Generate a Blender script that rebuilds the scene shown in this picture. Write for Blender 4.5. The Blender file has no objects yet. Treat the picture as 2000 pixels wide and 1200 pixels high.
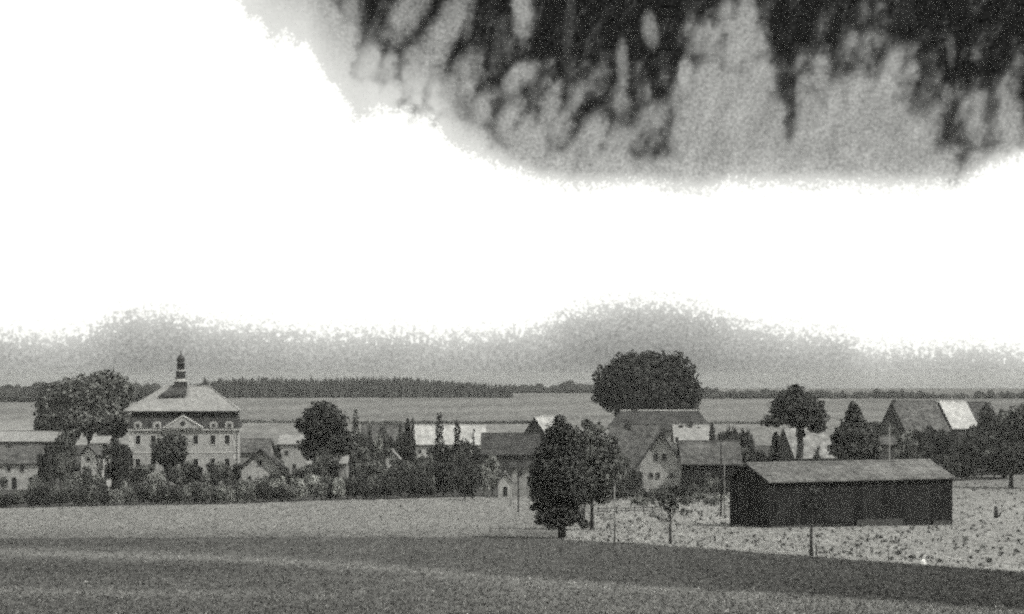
import bpy, math, random
import numpy as np
from mathutils import Vector, Matrix

R = math.radians
scene = bpy.context.scene
C = scene.collection
F = 1000.0 / math.tan(R(15))          # focal length in photograph pixels (2000 wide)
HOR = 740.0                           # photograph row of the eye-level horizon

# ------------------------------------------------------------------ camera
cam_data = bpy.data.cameras.new("camera")
cam_data.sensor_width = 36.0
cam_data.lens = 18.0 / math.tan(R(15))
cam_data.shift_y = 140.0 / 2000.0
cam_data.clip_start = 0.5
cam_data.clip_end = 20000.0
cam = bpy.data.objects.new("camera", cam_data)
C.objects.link(cam)
cam.location = (0, 0, 0)
cam.rotation_euler = (R(90), 0, 0)
scene.camera = cam

# ------------------------------------------------------------------ exposure
scene.render.engine = 'CYCLES'
scene.view_settings.view_transform = 'Standard'
scene.view_settings.look = 'None'
scene.view_settings.exposure = 0.0
scene.view_settings.gamma = 1.0
scene.view_settings.use_curve_mapping = False
scene.cycles.use_denoising = False
scene.cycles.filter_width = 2.4
scene.cycles.use_adaptive_sampling = True
scene.cycles.adaptive_threshold = 0.35
scene.cycles.adaptive_min_samples = 10
scene.cycles.max_bounces = 4
scene.cycles.diffuse_bounces = 2
scene.cycles.glossy_bounces = 2
scene.cycles.volume_bounces = 0
scene.cycles.transparent_max_bounces = 8
scene.cycles.volume_max_steps = 64

# ------------------------------------------------------------------ sun
SUN_EL, SUN_AZ = 50.0, 118.0            # degrees; azimuth clockwise from the view axis (+Y)
sd = bpy.data.lights.new("sun", 'SUN')
sd.energy = 3.9
sd.angle = R(0.6)
sd.color = (1.0, 0.985, 0.955)
sun = bpy.data.objects.new("sun", sd)
C.objects.link(sun)
SUN_AZ_ALL = SUN_AZ
sdir = Vector((math.sin(R(SUN_AZ_ALL)) * math.cos(R(SUN_EL)), math.cos(R(SUN_AZ_ALL)) * math.cos(R(SUN_EL)), math.sin(R(SUN_EL))))
sun.rotation_euler = sdir.to_track_quat('Z', 'Y').to_euler()

# ------------------------------------------------------------------ sky (world)
world = bpy.data.worlds.new("World")
scene.world = world
world.use_nodes = True
wt = world.node_tree
wt.nodes.clear()


class N:
    """tiny node-graph helper"""
    def __init__(s, tree): s.t = tree
    def new(s, kind, **kw):
        n = s.t.nodes.new(kind)
        for k, v in kw.items(): setattr(n, k, v)
        return n
    def put(s, sock, v):
        if isinstance(v, bpy.types.NodeSocket): s.t.links.new(v, sock)
        elif v is not None: sock.default_value = v
    def math(s, op, a, b=None, c=None, clamp=False):
        n = s.new('ShaderNodeMath', operation=op); n.use_clamp = clamp
        s.put(n.inputs[0], a); s.put(n.inputs[1], b); s.put(n.inputs[2], c)
        return n.outputs[0]
    def smooth(s, x, lo, hi, a=0.0, b=1.0):
        n = s.new('ShaderNodeMapRange', interpolation_type='SMOOTHSTEP')
        s.put(n.inputs['Value'], x); s.put(n.inputs['From Min'], lo); s.put(n.inputs['From Max'], hi)
        s.put(n.inputs['To Min'], a); s.put(n.inputs['To Max'], b)
        return n.outputs[0]
    def mix(s, f, a, b):
        n = s.new('ShaderNodeMix', data_type='FLOAT')
        s.put(n.inputs[0], f); s.put(n.inputs[2], a); s.put(n.inputs[3], b)
        return n.outputs[0]
    def noise(s, vec, scale, detail=2.0, rough=0.5, dist=0.0):
        n = s.new('ShaderNodeTexNoise')
        s.put(n.inputs['Vector'], vec); n.inputs['Scale'].default_value = scale
        n.inputs['Detail'].default_value = detail; n.inputs['Roughness'].default_value = rough
        n.inputs['Distortion'].default_value = dist
        return n.outputs['Fac']
    def curve(s, x, pts, x0, x1, y0, y1):
        """piecewise-linear function through pts (x, y), given as a colour-free float curve"""
        xn = s.smooth_lin(x, x0, x1)
        n = s.new('ShaderNodeFloatCurve')
        c = n.mapping.curves[0]
        q = sorted(((p[0] - x0) / (x1 - x0), (p[1] - y0) / (y1 - y0)) for p in pts)
        q = [(min(1, max(0, a)), min(1, max(0, b))) for a, b in q]
        c.points[0].location = q[0]; c.points[1].location = q[-1]
        for p in q[1:-1]: c.points.new(*p)
        for p in c.points: p.handle_type = 'VECTOR'
        n.mapping.extend = 'HORIZONTAL'
        n.mapping.update()
        s.put(n.inputs['Value'], xn)
        return s.math('MULTIPLY_ADD', n.outputs[0], y1 - y0, y0)
    def smooth_lin(s, x, lo, hi):
        n = s.new('ShaderNodeMapRange'); n.clamp = True
        s.put(n.inputs['Value'], x); n.inputs['From Min'].default_value = lo; n.inputs['From Max'].default_value = hi
        return n.outputs[0]


def ang(col, row):
    """azimuth and elevation (in units of 1/F radians) of the direction that the photograph shows there"""
    az = math.atan((col - 1000) / F)
    el = math.atan((HOR - row) / F * math.cos(az))
    return az * F, el * F


g = N(wt)
tc = g.new('ShaderNodeTexCoord')
sep = g.new('ShaderNodeSeparateXYZ')
wt.links.new(tc.outputs['Generated'], sep.inputs[0])
az = g.math('MULTIPLY', g.math('ARCTAN2', sep.outputs[0], sep.outputs[1]), F)
el = g.math('MULTIPLY', g.math('ARCSINE', sep.outputs[2]), F)
cmb = g.new('ShaderNodeCombineXYZ')
g.put(cmb.inputs[0], az); g.put(cmb.inputs[1], el)
P = cmb.outputs[0]
lean = g.new('ShaderNodeCombineXYZ')           # streaky coordinates: wisps that rise and lean to one side
g.put(lean.inputs[0], g.math('MULTIPLY_ADD', el, -0.32, az)); g.put(lean.inputs[1], g.math('MULTIPLY', el, 0.5))
PL = lean.outputs[0]
grain = g.noise(P, 0.16, 1.0, 0.6)
grain2 = g.noise(P, 0.075, 2.0, 0.6)
soft = g.noise(P, 0.012, 3.0, 0.55)
streak = g.noise(PL, 0.026, 3.0, 0.55, 0.3)
streak_b = g.noise(PL, 0.009, 2.0, 0.5)


def pts(tbl):
    return [ang(c, r) for c, r in tbl]


A0, A1 = -1500.0, 1500.0
low_edge = g.curve(az, pts([(-500, 650), (0, 650), (90, 658), (160, 652), (215, 625), (250, 612), (330, 614), (400, 632), (520, 640),
                            (620, 652), (740, 648), (850, 656), (960, 652), (1050, 640), (1110, 612), (1180, 594), (1290, 590),
                            (1370, 603), (1440, 628), (1520, 645), (1640, 655), (1690, 680), (1800, 684), (1900, 676), (2000, 690), (2400, 665)]),
                   A0, A1, -100, 900)
up_edge = g.curve(az, pts([(-400, -320), (250, -200), (430, -40), (520, 60), (600, 100), (645, 170), (690, 208), (760, 222), (850, 236), (880, 280), (940, 312),
                           (1050, 352), (1130, 364), (1250, 364), (1370, 374), (1420, 362), (1600, 362), (1800, 366), (1880, 362), (1925, 335),
                           (2000, 305), (2300, 240)]), A0, A1, -100, 1300)
dark_edge = g.curve(az, pts([(-400, -420), (450, -200), (640, -30), (700, 30), (745, 120), (800, 165), (860, 150), (930, 190), (1000, 205), (1060, 225), (1110, 245),
                             (1170, 215), (1230, 250), (1290, 255), (1320, 200), (1345, 120), (1390, 80), (1430, 40), (1460, 30), (1490, 90), (1520, 170),
                             (1540, 262), (1555, 190), (1610, 165), (1650, 125), (1700, 130), (1735, 95), (1770, 150), (1810, 200), (1845, 278), (1875, 270),
                             (1900, 225), (1950, 235), (1985, 205), (2020, 240), (2300, 160)]), A0, A1, -100, 1300)
warp2 = g.noise(P, 0.035, 3.0, 0.6)
n_hf = g.math('MULTIPLY_ADD', g.math('SUBTRACT', grain, 0.5), 60.0, g.math('MULTIPLY', g.math('SUBTRACT', grain2, 0.5), 60.0))
# low cloud bank on the horizon
low = g.math('ADD', g.math('SUBTRACT', low_edge, el), g.math('MULTIPLY', n_hf, 1.5))
low_m = g.smooth(low, -14.0, 20.0)
# grey skirt of the upper cloud
up = g.math('ADD', g.math('SUBTRACT', el, up_edge), g.math('MULTIPLY', n_hf, 0.9))
up = g.math('ADD', up, g.math('MULTIPLY', g.math('SUBTRACT', streak_b, 0.5), g.smooth(az, -420.0, -60.0, 190.0, 35.0)))
up_m = g.smooth(up, -9.0, 12.0)
# dark open sky above, broken into tongues
warp = g.noise(PL, 0.05, 3.0, 0.6)
dk = g.math('SUBTRACT', el, dark_edge)
lv = g.new('ShaderNodeCombineXYZ')
g.put(lv.inputs[0], g.math('MULTIPLY_ADD', warp2, 26.0, g.math('MULTIPLY_ADD', el, -0.22, az))); g.put(lv.inputs[1], g.math('MULTIPLY', el, 0.56))
vo = g.new('ShaderNodeTexVoronoi', feature='SMOOTH_F1', voronoi_dimensions='2D')
g.put(vo.inputs['Vector'], lv.outputs[0]); vo.inputs['Scale'].default_value = 0.024; vo.inputs['Smoothness'].default_value = 0.35
lobes = vo.outputs['Distance']
dk = g.math('ADD', dk, g.math('MULTIPLY', g.math('SUBTRACT', streak, 0.55), 105.0))
dk = g.math('ADD', dk, g.math('MULTIPLY', g.math('SUBTRACT', lobes, 0.50), 165.0))
dk = g.math('ADD', dk, g.math('MULTIPLY', g.math('SUBTRACT', warp, 0.5), 60.0))
dk = g.math('ADD', dk, g.math('MULTIPLY', g.math('SUBTRACT', warp2, 0.5), 150.0))
dk = g.math('ADD', dk, g.math('MULTIPLY', n_hf, 0.5))
dk_m = g.smooth(dk, -95.0, 105.0)
puffs = None
for (c, r, rw, rh, k, a_) in [(1020, 25, 18, 46, 0.0, 1.0), (1018, 145, 26, 24, -0.5, 1.0), (1076, 205, 17, 40, -0.25, .9), (1270, 60, 14, 28, 0.1, .8),
                              (1216, 125, 11, 40, 0.05, .75), (860, 78, 28, 90, -0.5, 1.0), (812, 130, 20, 60, -0.45, .9), (795, 25, 30, 50, -0.4, .9), (1216, 205, 16, 20, 0.0, .6),
                              (1857, 98, 8, 26, 0.05, .45), (1605, 150, 14, 30, 0.0, .9), (1120, 190, 12, 22, 0.1, .5), (1850, 195, 9, 26, 0.0, .5), (900, 160, 26, 60, -0.4, .5),
                              (1447, 45, 20, 52, -0.2, 1.0), (1340, 145, 13, 28, 0.0, 1.0), (1905, 105, 9, 14, 0.0, .35), (1975, 235, 18, 52, 0.0, .9), (915, 20, 12, 50, -0.1, .55), (1110, 60, 10, 60, -.1, .25), (975, 90, 12, 50, -.2, .3)]:
    a, e = ang(c, r)
    dy = g.math('SUBTRACT', el, e)
    dx = g.math('ADD', g.math('SUBTRACT', az, a), g.math('MULTIPLY', dy, k))
    q = g.math('ADD', g.math('POWER', g.math('ABSOLUTE', g.math('DIVIDE', dx, rw)), 2.0), g.math('POWER', g.math('ABSOLUTE', g.math('DIVIDE', dy, rh)), 2.0))
    q = g.math('ADD', q, g.math('MULTIPLY', g.math('SUBTRACT', warp2, 0.5), 2.4))
    m = g.smooth(q, 2.6, 0.0, 0.0, a_)
    puffs = m if puffs is None else g.math('MAXIMUM', puffs, m)
dk_m = g.math('MULTIPLY', dk_m, g.math('SUBTRACT', 1.0, g.math('MULTIPLY', puffs, 0.92)))
# thin veils inside the dark area
veil = g.smooth(g.noise(PL, 0.03, 3.0, 0.6), 0.45, 0.75, 0.0, 0.3)
dk_m = g.math('MULTIPLY', dk_m, g.math('SUBTRACT', 1.0, veil))
# tones
gr_all = g.math('ADD', g.math('MULTIPLY', g.math('SUBTRACT', grain, 0.5), 1.15), g.math('MULTIPLY', g.math('SUBTRACT', grain2, 0.5), 0.6))
low_v = g.smooth(g.math('SUBTRACT', low_edge, el), -6.0, 110.0, 0.58, 0.28)
low_v = g.math('MULTIPLY', low_v, g.math('MULTIPLY_ADD', soft, 0.35, 0.83))
low_v = g.math('MULTIPLY', low_v, g.math('ADD', 1.0, gr_all))
up_v = g.smooth(g.math('SUBTRACT', el, up_edge), 0.0, 80.0, 0.50, 0.37)
up_v = g.math('MULTIPLY', up_v, g.math('MULTIPLY_ADD', streak, 0.9, 0.55))
up_v = g.math('MULTIPLY', up_v, g.math('ADD', 1.0, gr_all))
# the open sky: physical sky seen as on red-sensitive monochrome plate
ns = g.new('ShaderNodeTexSky', sky_type='NISHITA')
ns.sun_disc = False
ns.sun_elevation = R(SUN_EL)
ns.sun_rotation = R(SUN_AZ_ALL)
ns.altitude = 400
sc_ = g.new('ShaderNodeSeparateColor')
wt.links.new(ns.outputs[0], sc_.inputs[0])
open_v = g.math('MULTIPLY', sc_.outputs[0], 0.012)
open_v = g.math('MINIMUM', open_v, 0.015)
open_v = g.math('MULTIPLY', open_v, g.math('ADD', 1.0, g.math('MULTIPLY', gr_all, 2.6)))
soft_edge = g.smooth(az, -330.0, 60.0, 190.0, 34.0)      # the skirt thins out gradually on the side towards the bright sky
lightness = g.smooth(g.math('DIVIDE', g.math('SUBTRACT', el, up_edge), soft_edge), 0.0, 1.0, 0.78, 0.0)
up_v = g.math('ADD', g.math('MULTIPLY', up_v, g.math('SUBTRACT', 1.0, lightness)), g.math('MULTIPLY', lightness, 0.85))
v = g.mix(up_m, 1.12, up_v)
rv = g.mix(dk_m, g.math('POWER', g.math('MAXIMUM', v, 0.0), 0.42), g.math('POWER', g.math('MAXIMUM', open_v, 0.0), 0.42))
v = g.math('POWER', g.math('MAXIMUM', rv, 0.0), 2.381)
# higher up and round the back: broken bright cloud with open gaps
broken = g.smooth(g.noise(tc.outputs['Generated'], 2.4, 4.0, 0.55), 0.38, 0.6, 0.10, 1.0)
v = g.mix(g.smooth(el, 950.0, 1700.0), v, broken)
v = g.mix(low_m, v, low_v)
v = g.math('MAXIMUM', v, 0.0)
col = g.new('ShaderNodeCombineColor')
g.put(col.inputs[0], g.math('MULTIPLY', v, 0.995)); g.put(col.inputs[1], v); g.put(col.inputs[2], g.math('MULTIPLY', v, 0.955))
bg = g.new('ShaderNodeBackground')
wt.links.new(col.outputs[0], bg.inputs[0]); bg.inputs[1].default_value = 1.0
wo = g.new('ShaderNodeOutputWorld')
wt.links.new(bg.outputs[0], wo.inputs[0])
world.cycles.sampling_method = 'MANUAL'
world.cycles.sample_map_resolution = 1024

# ------------------------------------------------------------------ materials
MATS = {}


def mat(name, v, scales=((1.0, 0.25),), rough=0.9, tint=(1.0, 1.0, 0.955), attr=None, objrand=0.0, bump=None, spec=0.2, coords='Object', island=0.0, stretch=None):
    if name in MATS: return MATS[name]
    m = bpy.data.materials.new(name)
    m.use_nodes = True
    t = m.node_tree
    t.nodes.clear()
    h = N(t)
    out = h.new('ShaderNodeOutputMaterial')
    b = h.new('ShaderNodeBsdfPrincipled')
    t.links.new(b.outputs[0], out.inputs[0])
    tcn = h.new('ShaderNodeTexCoord')
    if coords == 'World':
        geo = h.new('ShaderNodeNewGeometry'); vec = geo.outputs['Position']
    else:
        vec = tcn.outputs['Object']
    if stretch:
        mp = h.new('ShaderNodeMapping'); mp.inputs['Scale'].default_value = stretch
        t.links.new(vec, mp.inputs[0]); vec = mp.outputs[0]
    if attr:
        an = h.new('ShaderNodeAttribute'); an.attribute_name = attr
        val = an.outputs['Fac']
    else:
        val = v
    k = None
    for sc, amp in scales:
        nz = h.noise(vec, sc, 2.0, 0.6)
        e = h.math('MULTIPLY_ADD', nz, 2.0 * amp, 1.0 - amp)
        k = e if k is None else h.math('MULTIPLY', k, e)
    if objrand:
        oi = h.new('ShaderNodeObjectInfo')
        e = h.math('MULTIPLY_ADD', oi.outputs['Random'], 2.0 * objrand, 1.0 - objrand)
        k = e if k is None else h.math('MULTIPLY', k, e)
    if island:
        gi = h.new('ShaderNodeNewGeometry')
        e = h.math('MULTIPLY_ADD', gi.outputs['Random Per Island'], 2.0 * island, 1.0 - island)
        k = e if k is None else h.math('MULTIPLY', k, e)
    val = h.math('MULTIPLY', val, h.math('MAXIMUM', k, 0.15)) if k is not None else val
    cc = h.new('ShaderNodeCombineColor')
    for i in range(3):
        h.put(cc.inputs[i], h.math('MULTIPLY', val, tint[i]))
    t.links.new(cc.outputs[0], b.inputs['Base Color'])
    b.inputs['Roughness'].default_value = rough
    b.inputs['Specular IOR Level'].default_value = spec
    if bump:
        bn = h.new('ShaderNodeBump'); bn.inputs['Distance'].default_value = bump[1]
        t.links.new(h.noise(vec, bump[0], 3.0, 0.65), bn.inputs['Height'])
        t.links.new(bn.outputs[0], b.inputs['Normal'])
    MATS[name] = m
    return m


LEAF_T = (0.98, 1.0, 0.93)
leaf_dark = mat('leaf_dark', 0.050, ((0.35, 0.5), (1.1, 1.5)), 0.7, LEAF_T, coords='World', objrand=0.2, island=0.5)
leaf_mid = mat('leaf_mid', 0.105, ((0.35, 0.5), (1.1, 1.5)), 0.7, LEAF_T, coords='World', objrand=0.25, island=0.5)
leaf_light = mat('leaf_light', 0.19, ((0.35, 0.5), (1.1, 1.5)), 0.7, LEAF_T, coords='World', objrand=0.3, island=0.22)
leaf_pale = mat('leaf_pale', 0.33, ((0.35, 0.5), (1.1, 1.5)), 0.75, LEAF_T, coords='World', objrand=0.2, island=0.2)
leaf_far = mat('leaf_far', 0.035, ((0.05, 0.3),), 0.8, LEAF_T, island=0.4)
bark = mat('bark', 0.05, ((2.0, 0.3), (9.0, 0.3)), 0.95)
wall_white = mat('whitewash', 0.38, ((0.3, 0.3), (1.3, 0.6), (3.5, 0.5)), 0.9)
wall_bright = mat('fresh_limewash', 0.5, ((0.6, 0.12), (2.0, 0.2)), 0.9)
wall_grey = mat('old_plaster', 0.26, ((0.3, 0.4), (1.3, 0.8), (3.5, 0.5)), 0.95)
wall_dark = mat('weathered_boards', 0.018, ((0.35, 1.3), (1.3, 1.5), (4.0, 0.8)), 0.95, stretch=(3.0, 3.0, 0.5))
wall_dim = mat('smoked_plaster', 0.06, ((0.5, 0.2), (3.0, 0.3)), 0.95)
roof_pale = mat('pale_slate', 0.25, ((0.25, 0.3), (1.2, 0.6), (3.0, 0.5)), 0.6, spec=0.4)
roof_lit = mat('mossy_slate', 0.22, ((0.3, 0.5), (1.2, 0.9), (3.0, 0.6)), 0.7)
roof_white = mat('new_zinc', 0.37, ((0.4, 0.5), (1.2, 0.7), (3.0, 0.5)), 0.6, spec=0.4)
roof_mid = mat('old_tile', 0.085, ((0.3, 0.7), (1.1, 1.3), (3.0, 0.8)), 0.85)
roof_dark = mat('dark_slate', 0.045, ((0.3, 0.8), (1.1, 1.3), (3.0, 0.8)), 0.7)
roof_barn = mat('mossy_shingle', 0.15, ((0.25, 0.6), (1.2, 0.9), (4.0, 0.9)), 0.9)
stone_pale = mat('pale_stucco', 0.52, ((1.0, 0.12), (4.0, 0.1)), 0.9)
glass_dark = mat('window_glass', 0.02, ((1.0, 0.2),), 0.15, spec=0.5)
frame_grey = mat('frame_paint', 0.22, ((3.0, 0.15),), 0.7)
timber = mat('timber', 0.02, ((1.0, 0.2), (8.0, 0.3)), 0.9)
timber_pale = mat('grey_timber', 0.2, ((1.0, 0.2), (8.0, 0.3)), 0.9)
brick_mat = mat('sooty_brick', 0.06, ((1.0, 0.2), (6.0, 0.3)), 0.9)
stone_white = mat('limed_stone', 0.75, ((2.0, 0.1),), 0.9)
copper = mat('dark_copper', 0.03, ((2.0, 0.3),), 0.55, spec=0.4)

GR = dict(rough=1.0, spec=0.0, coords='World', attr='tone')
field_near = mat('field_near', 0.1, ((0.4, 0.25), (1.5, 0.5), (4.0, 0.6), (9.0, 0.75)), bump=(0.8, 0.12), stretch=(1, .11, 1), **GR)
field_light = mat('field_light', 0.2, ((0.12, 0.12), (0.9, 0.35), (2.6, 0.6)), bump=(0.5, 0.2), stretch=(1, .06, 1), **GR)
field_rough = mat('field_rough', 0.2, ((0.3, 0.2), (1.0, 0.45), (2.8, 0.75)), bump=(0.5, 0.2), stretch=(1, .12, 1), **GR)
field_village = mat('field_village', 0.12, ((0.15, 0.4), (0.6, 0.4)), **GR)
field_far = mat('field_far', 0.18, ((0.03, 0.14), (0.25, 0.35), (0.75, 0.65)), stretch=(1, .08, 1), **GR)

# ------------------------------------------------------------------ object helpers


def tag(o, label=None, cat=None, group=None, kind=None):
    if label: o['label'] = label
    if cat: o['category'] = cat
    if group: o['group'] = group
    if kind: o['kind'] = kind
    return o


def link(name, mesh, parent=None, loc=None, rz=0.0):
    o = bpy.data.objects.new(name, mesh)
    C.objects.link(o)
    if parent is not None: o.parent = parent
    if loc is not None: o.location = loc
    if rz: o.rotation_euler.z = rz
    return o


def thing(name, loc, label, cat, group=None, rz=0.0):
    o = link(name, None, None, loc, rz)
    return tag(o, label, cat, group)


class MB:
    """collects polygons into one mesh"""
    def __init__(s): s.v = []; s.f = []
    def poly(s, pts_):
        i = len(s.v); s.v += [tuple(p) for p in pts_]; s.f.append(tuple(range(i, i + len(pts_)))); return s
    def box(s, x0, x1, y0, y1, z0, z1):
        i = len(s.v)
        s.v += [(x0, y0, z0), (x1, y0, z0), (x1, y1, z0), (x0, y1, z0), (x0, y0, z1), (x1, y0, z1), (x1, y1, z1), (x0, y1, z1)]
        s.f += [tuple(i + k for k in q) for q in ((0, 3, 2, 1), (4, 5, 6, 7), (0, 1, 5, 4), (1, 2, 6, 5), (2, 3, 7, 6), (3, 0, 4, 7))]
        return s
    def prism(s, outline, axis, a, b):
        """outline: list of 2-D points; extruded along axis ('x' or 'y') from a to b"""
        n = len(outline); i = len(s.v)
        for t_ in (a, b):
            for (p, z) in outline:
                s.v.append((t_, p, z) if axis == 'x' else (p, t_, z))
        s.f.append(tuple(i + k for k in range(n))[::-1]); s.f.append(tuple(i + n + k for k in range(n)))
        for k in range(n):
            k2 = (k + 1) % n
            s.f.append((i + k, i + k2, i + n + k2, i + n + k))
        return s
    def slab(s, q, th):
        """quad or triangle q thickened downwards by th"""
        n = len(q); i = len(s.v)
        s.v += [tuple(p) for p in q] + [(p[0], p[1], p[2] - th) for p in q]
        s.f.append(tuple(i + k for k in range(n))); s.f.append(tuple(i + n + k for k in range(n))[::-1])
        for k in range(n):
            k2 = (k + 1) % n
            s.f.append((i + k, i + n + k, i + n + k2, i + k2))
        return s
    def tube(s, pts_, rad, seg=7, cap=True):
        i0 = len(s.v); n = len(pts_)
        for k in range(n):
            p = Vector(pts_[k])
            d = Vector(pts_[min(k + 1, n - 1)]) - Vector(pts_[max(k - 1, 0)])
            d = d.normalized() if d.length > 1e-6 else Vector((0, 0, 1))
            u = d.orthogonal().normalized(); w = d.cross(u)
            for j in range(seg):
                a = 2 * math.pi * j / seg
                s.v.append(tuple(p + (u * math.cos(a) + w * math.sin(a)) * rad[k]))
        for k in range(n - 1):
            for j in range(seg):
                j2 = (j + 1) % seg
                s.f.append((i0 + k * seg + j, i0 + k * seg + j2, i0 + (k + 1) * seg + j2, i0 + (k + 1) * seg + j))
        if cap:
            s.f.append(tuple(i0 + j for j in range(seg))[::-1]); s.f.append(tuple(i0 + (n - 1) * seg + j for j in range(seg)))
        return s
    def lathe(s, prof, seg=16, cx=0.0, cy=0.0, rot=0.0):
        i0 = len(s.v)
        for (r, z) in prof:
            for j in range(seg):
                a = rot + 2 * math.pi * j / seg
                s.v.append((cx + r * math.cos(a), cy + r * math.sin(a), z))
        for k in range(len(prof) - 1):
            for j in range(seg):
                j2 = (j + 1) % seg
                s.f.append((i0 + k * seg + j, i0 + k * seg + j2, i0 + (k + 1) * seg + j2, i0 + (k + 1) * seg + j))
        s.f.append(tuple(i0 + j for j in range(seg))[::-1])
        s.f.append(tuple(i0 + (len(prof) - 1) * seg + j for j in range(seg)))
        return s
    def mesh(s, name, m, smooth=False):
        me = bpy.data.meshes.new(name)
        me.from_pydata(s.v, [], s.f); me.materials.append(m)
        if smooth: me.polygons.foreach_set('use_smooth', [True] * len(me.polygons))
        me.update()
        return me
    def build(s, name, m, parent=None, loc=None, rz=0.0, smooth=False, label=None):
        o = link(name, s.mesh(name, m, smooth), parent, loc, rz)
        if label: o['label'] = label
        return o


def np_mesh(name, verts, faces, m):
    """faces: (n, k) int array"""
    me = bpy.data.meshes.new(name)
    verts = np.asarray(verts, dtype=np.float32); faces = np.asarray(faces, dtype=np.int32)
    nf, k = faces.shape
    me.vertices.add(len(verts)); me.vertices.foreach_set('co', verts.ravel())
    me.loops.add(nf * k); me.loops.foreach_set('vertex_index', faces.ravel())
    me.polygons.add(nf)
    me.polygons.foreach_set('loop_start', np.arange(0, nf * k, k, dtype=np.int32))
    me.polygons.foreach_set('loop_total', np.full(nf, k, dtype=np.int32))
    me.materials.append(m)
    me.update(calc_edges=True)
    return me


# ------------------------------------------------------------------ terrain
_PD = np.array([-600, 0, 12, 20, 40, 60, 100, 130, 165, 195, 240, 280, 320, 360, 400, 460, 550, 650, 900, 1150, 1400, 1700, 2300, 4000], float)
_PZ = np.array([-1.7, -1.7, -2.1, -2.9, -5.2, -7.4, -10.2, -12.0, -13.75, -14.95, -16.6, -17.85, -18.8, -19.35, -19.5, -19.0, -17.5, -15.5, -12.2, -10.2, -8.6, -8.6, -14.0, -20.0], float)


def _pchip(xk, yk):
    h = np.diff(xk); d = np.diff(yk) / h
    m = np.zeros_like(yk)
    for i in range(1, len(xk) - 1):
        if d[i - 1] * d[i] > 0:
            w1, w2 = 2 * h[i] + h[i - 1], h[i] + 2 * h[i - 1]
            m[i] = (w1 + w2) / (w1 / d[i - 1] + w2 / d[i])
    m[0], m[-1] = d[0], d[-1]
    return m


_PM = _pchip(_PD, _PZ)


def zg(y):
    """ground height at distance y along the view axis"""
    y = np.clip(np.asarray(y, float), _PD[0], _PD[-1])
    i = np.clip(np.searchsorted(_PD, y) - 1, 0, len(_PD) - 2)
    h = _PD[i + 1] - _PD[i]; t_ = (y - _PD[i]) / h
    return ((2 * t_**3 - 3 * t_**2 + 1) * _PZ[i] + (t_**3 - 2 * t_**2 + t_) * h * _PM[i] + (-2 * t_**3 + 3 * t_**2) * _PZ[i + 1] + (t_**3 - t_**2) * h * _PM[i + 1])


_yy = np.concatenate([np.arange(15, 500, 0.5), np.arange(500, 1700, 2.0)])
_rr = HOR - F * zg(_yy) / _yy
_ok = np.argsort(_rr)


def dist_at(row):
    """distance at which the ground shows at that photograph row"""
    return float(np.interp(row, _rr[_ok], _yy[_ok]))


def gp(col, row=None, d=None):
    y = dist_at(row) if d is None else d
    return Vector(((col - 1000) / F * y, y, float(zg(y))))


def px(n, d): return n * d / F


# base ground sheet
ys = np.concatenate([[-600, -300, -100], np.arange(-20, 60, 4), np.arange(60, 500, 5), np.arange(500, 1700, 25), np.arange(1700, 4001, 150)])
xs = np.concatenate([np.arange(-4000, -600, 400), np.arange(-600, 601, 60), np.arange(1000, 4001, 400)])
X, Y = np.meshgrid(xs, ys)
Z = zg(Y) - 0.2
nx_, ny_ = len(xs), len(ys)
idx = np.arange(nx_ * ny_).reshape(ny_, nx_)
quads = np.stack([idx[:-1, :-1], idx[:-1, 1:], idx[1:, 1:], idx[1:, :-1]], -1).reshape(-1, 4)
me = np_mesh('ground', np.stack([X, Y, Z], -1).reshape(-1, 3), quads, field_village)
at = me.attributes.new('tone', 'FLOAT', 'POINT')
at.data.foreach_set('value', np.full(nx_ * ny_, 0.12, dtype=np.float32))
tag(link('ground', me), kind='structure')


def curve_row(tbl, cols):
    return np.interp(cols, [a for a, _ in tbl], [b for _, b in tbl])


def field(name, m, near, far, tone, c0=-2500, c1=4500, nrow=24, step=20, dmax=None, wig=0.0, seed=0):
    """strip of ground between two boundary curves; a boundary is a table (col, row) or a plain distance"""
    cols = np.unique(np.concatenate([np.arange(c0, c1 + 1, step)]).astype(float))
    def dists(b):
        if isinstance(b, (int, float)): return np.full(len(cols), float(b))
        rr = curve_row(b, cols)
        d = np.array([dist_at(r) for r in rr])
        return d
    dn, df = dists(near), dists(far)
    t_ = np.linspace(0, 1, nrow)[:, None]
    D = dn[None, :] * (1 - t_) + df[None, :] * t_
    if nrow > 4:     # log spacing reads better on long strips
        D = np.exp(np.log(dn[None, :]) * (1 - t_) + np.log(df[None, :]) * t_)
    Xc = (cols[None, :] - 1000) / F * D
    Zc = zg(D)
    rows = HOR - F * Zc / D
    ix = np.arange(D.size).reshape(D.shape)
    q = np.stack([ix[:-1, :-1], ix[:-1, 1:], ix[1:, 1:], ix[1:, :-1]], -1).reshape(-1, 4)
    me_ = np_mesh(name, np.stack([Xc, D, Zc], -1).reshape(-1, 3), q, m)
    a_ = me_.attributes.new('tone', 'FLOAT', 'POINT')
    T = tone(np.broadcast_to(cols[None, :], D.shape), rows, D) if callable(tone) else np.full(D.shape, tone)
    a_.data.foreach_set('value', T.astype(np.float32).ravel())
    return tag(link(name, me_), kind='structure')


K3 = [(-2500, 1060), (0, 1052), (400, 1050), (1000, 1050), (1100, 1054), (1300, 1066), (1500, 1081), (1750, 1100), (2000, 1118), (2600, 1165), (4500, 1240)]
K4 = [(-2500, 1000), (0, 993), (250, 988), (450, 985), (600, 979), (800, 974), (1000, 970), (1300, 966), (1420, 962), (1870, 932), (2000, 924), (2600, 915), (4500, 915)]


def g_(x, c, w): return np.exp(-((x - c) / w) ** 2)
def ss(x, a, b):
    t_ = np.clip((x - a) / (b - a), 0, 1); return t_ * t_ * (3 - 2 * t_)


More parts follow.
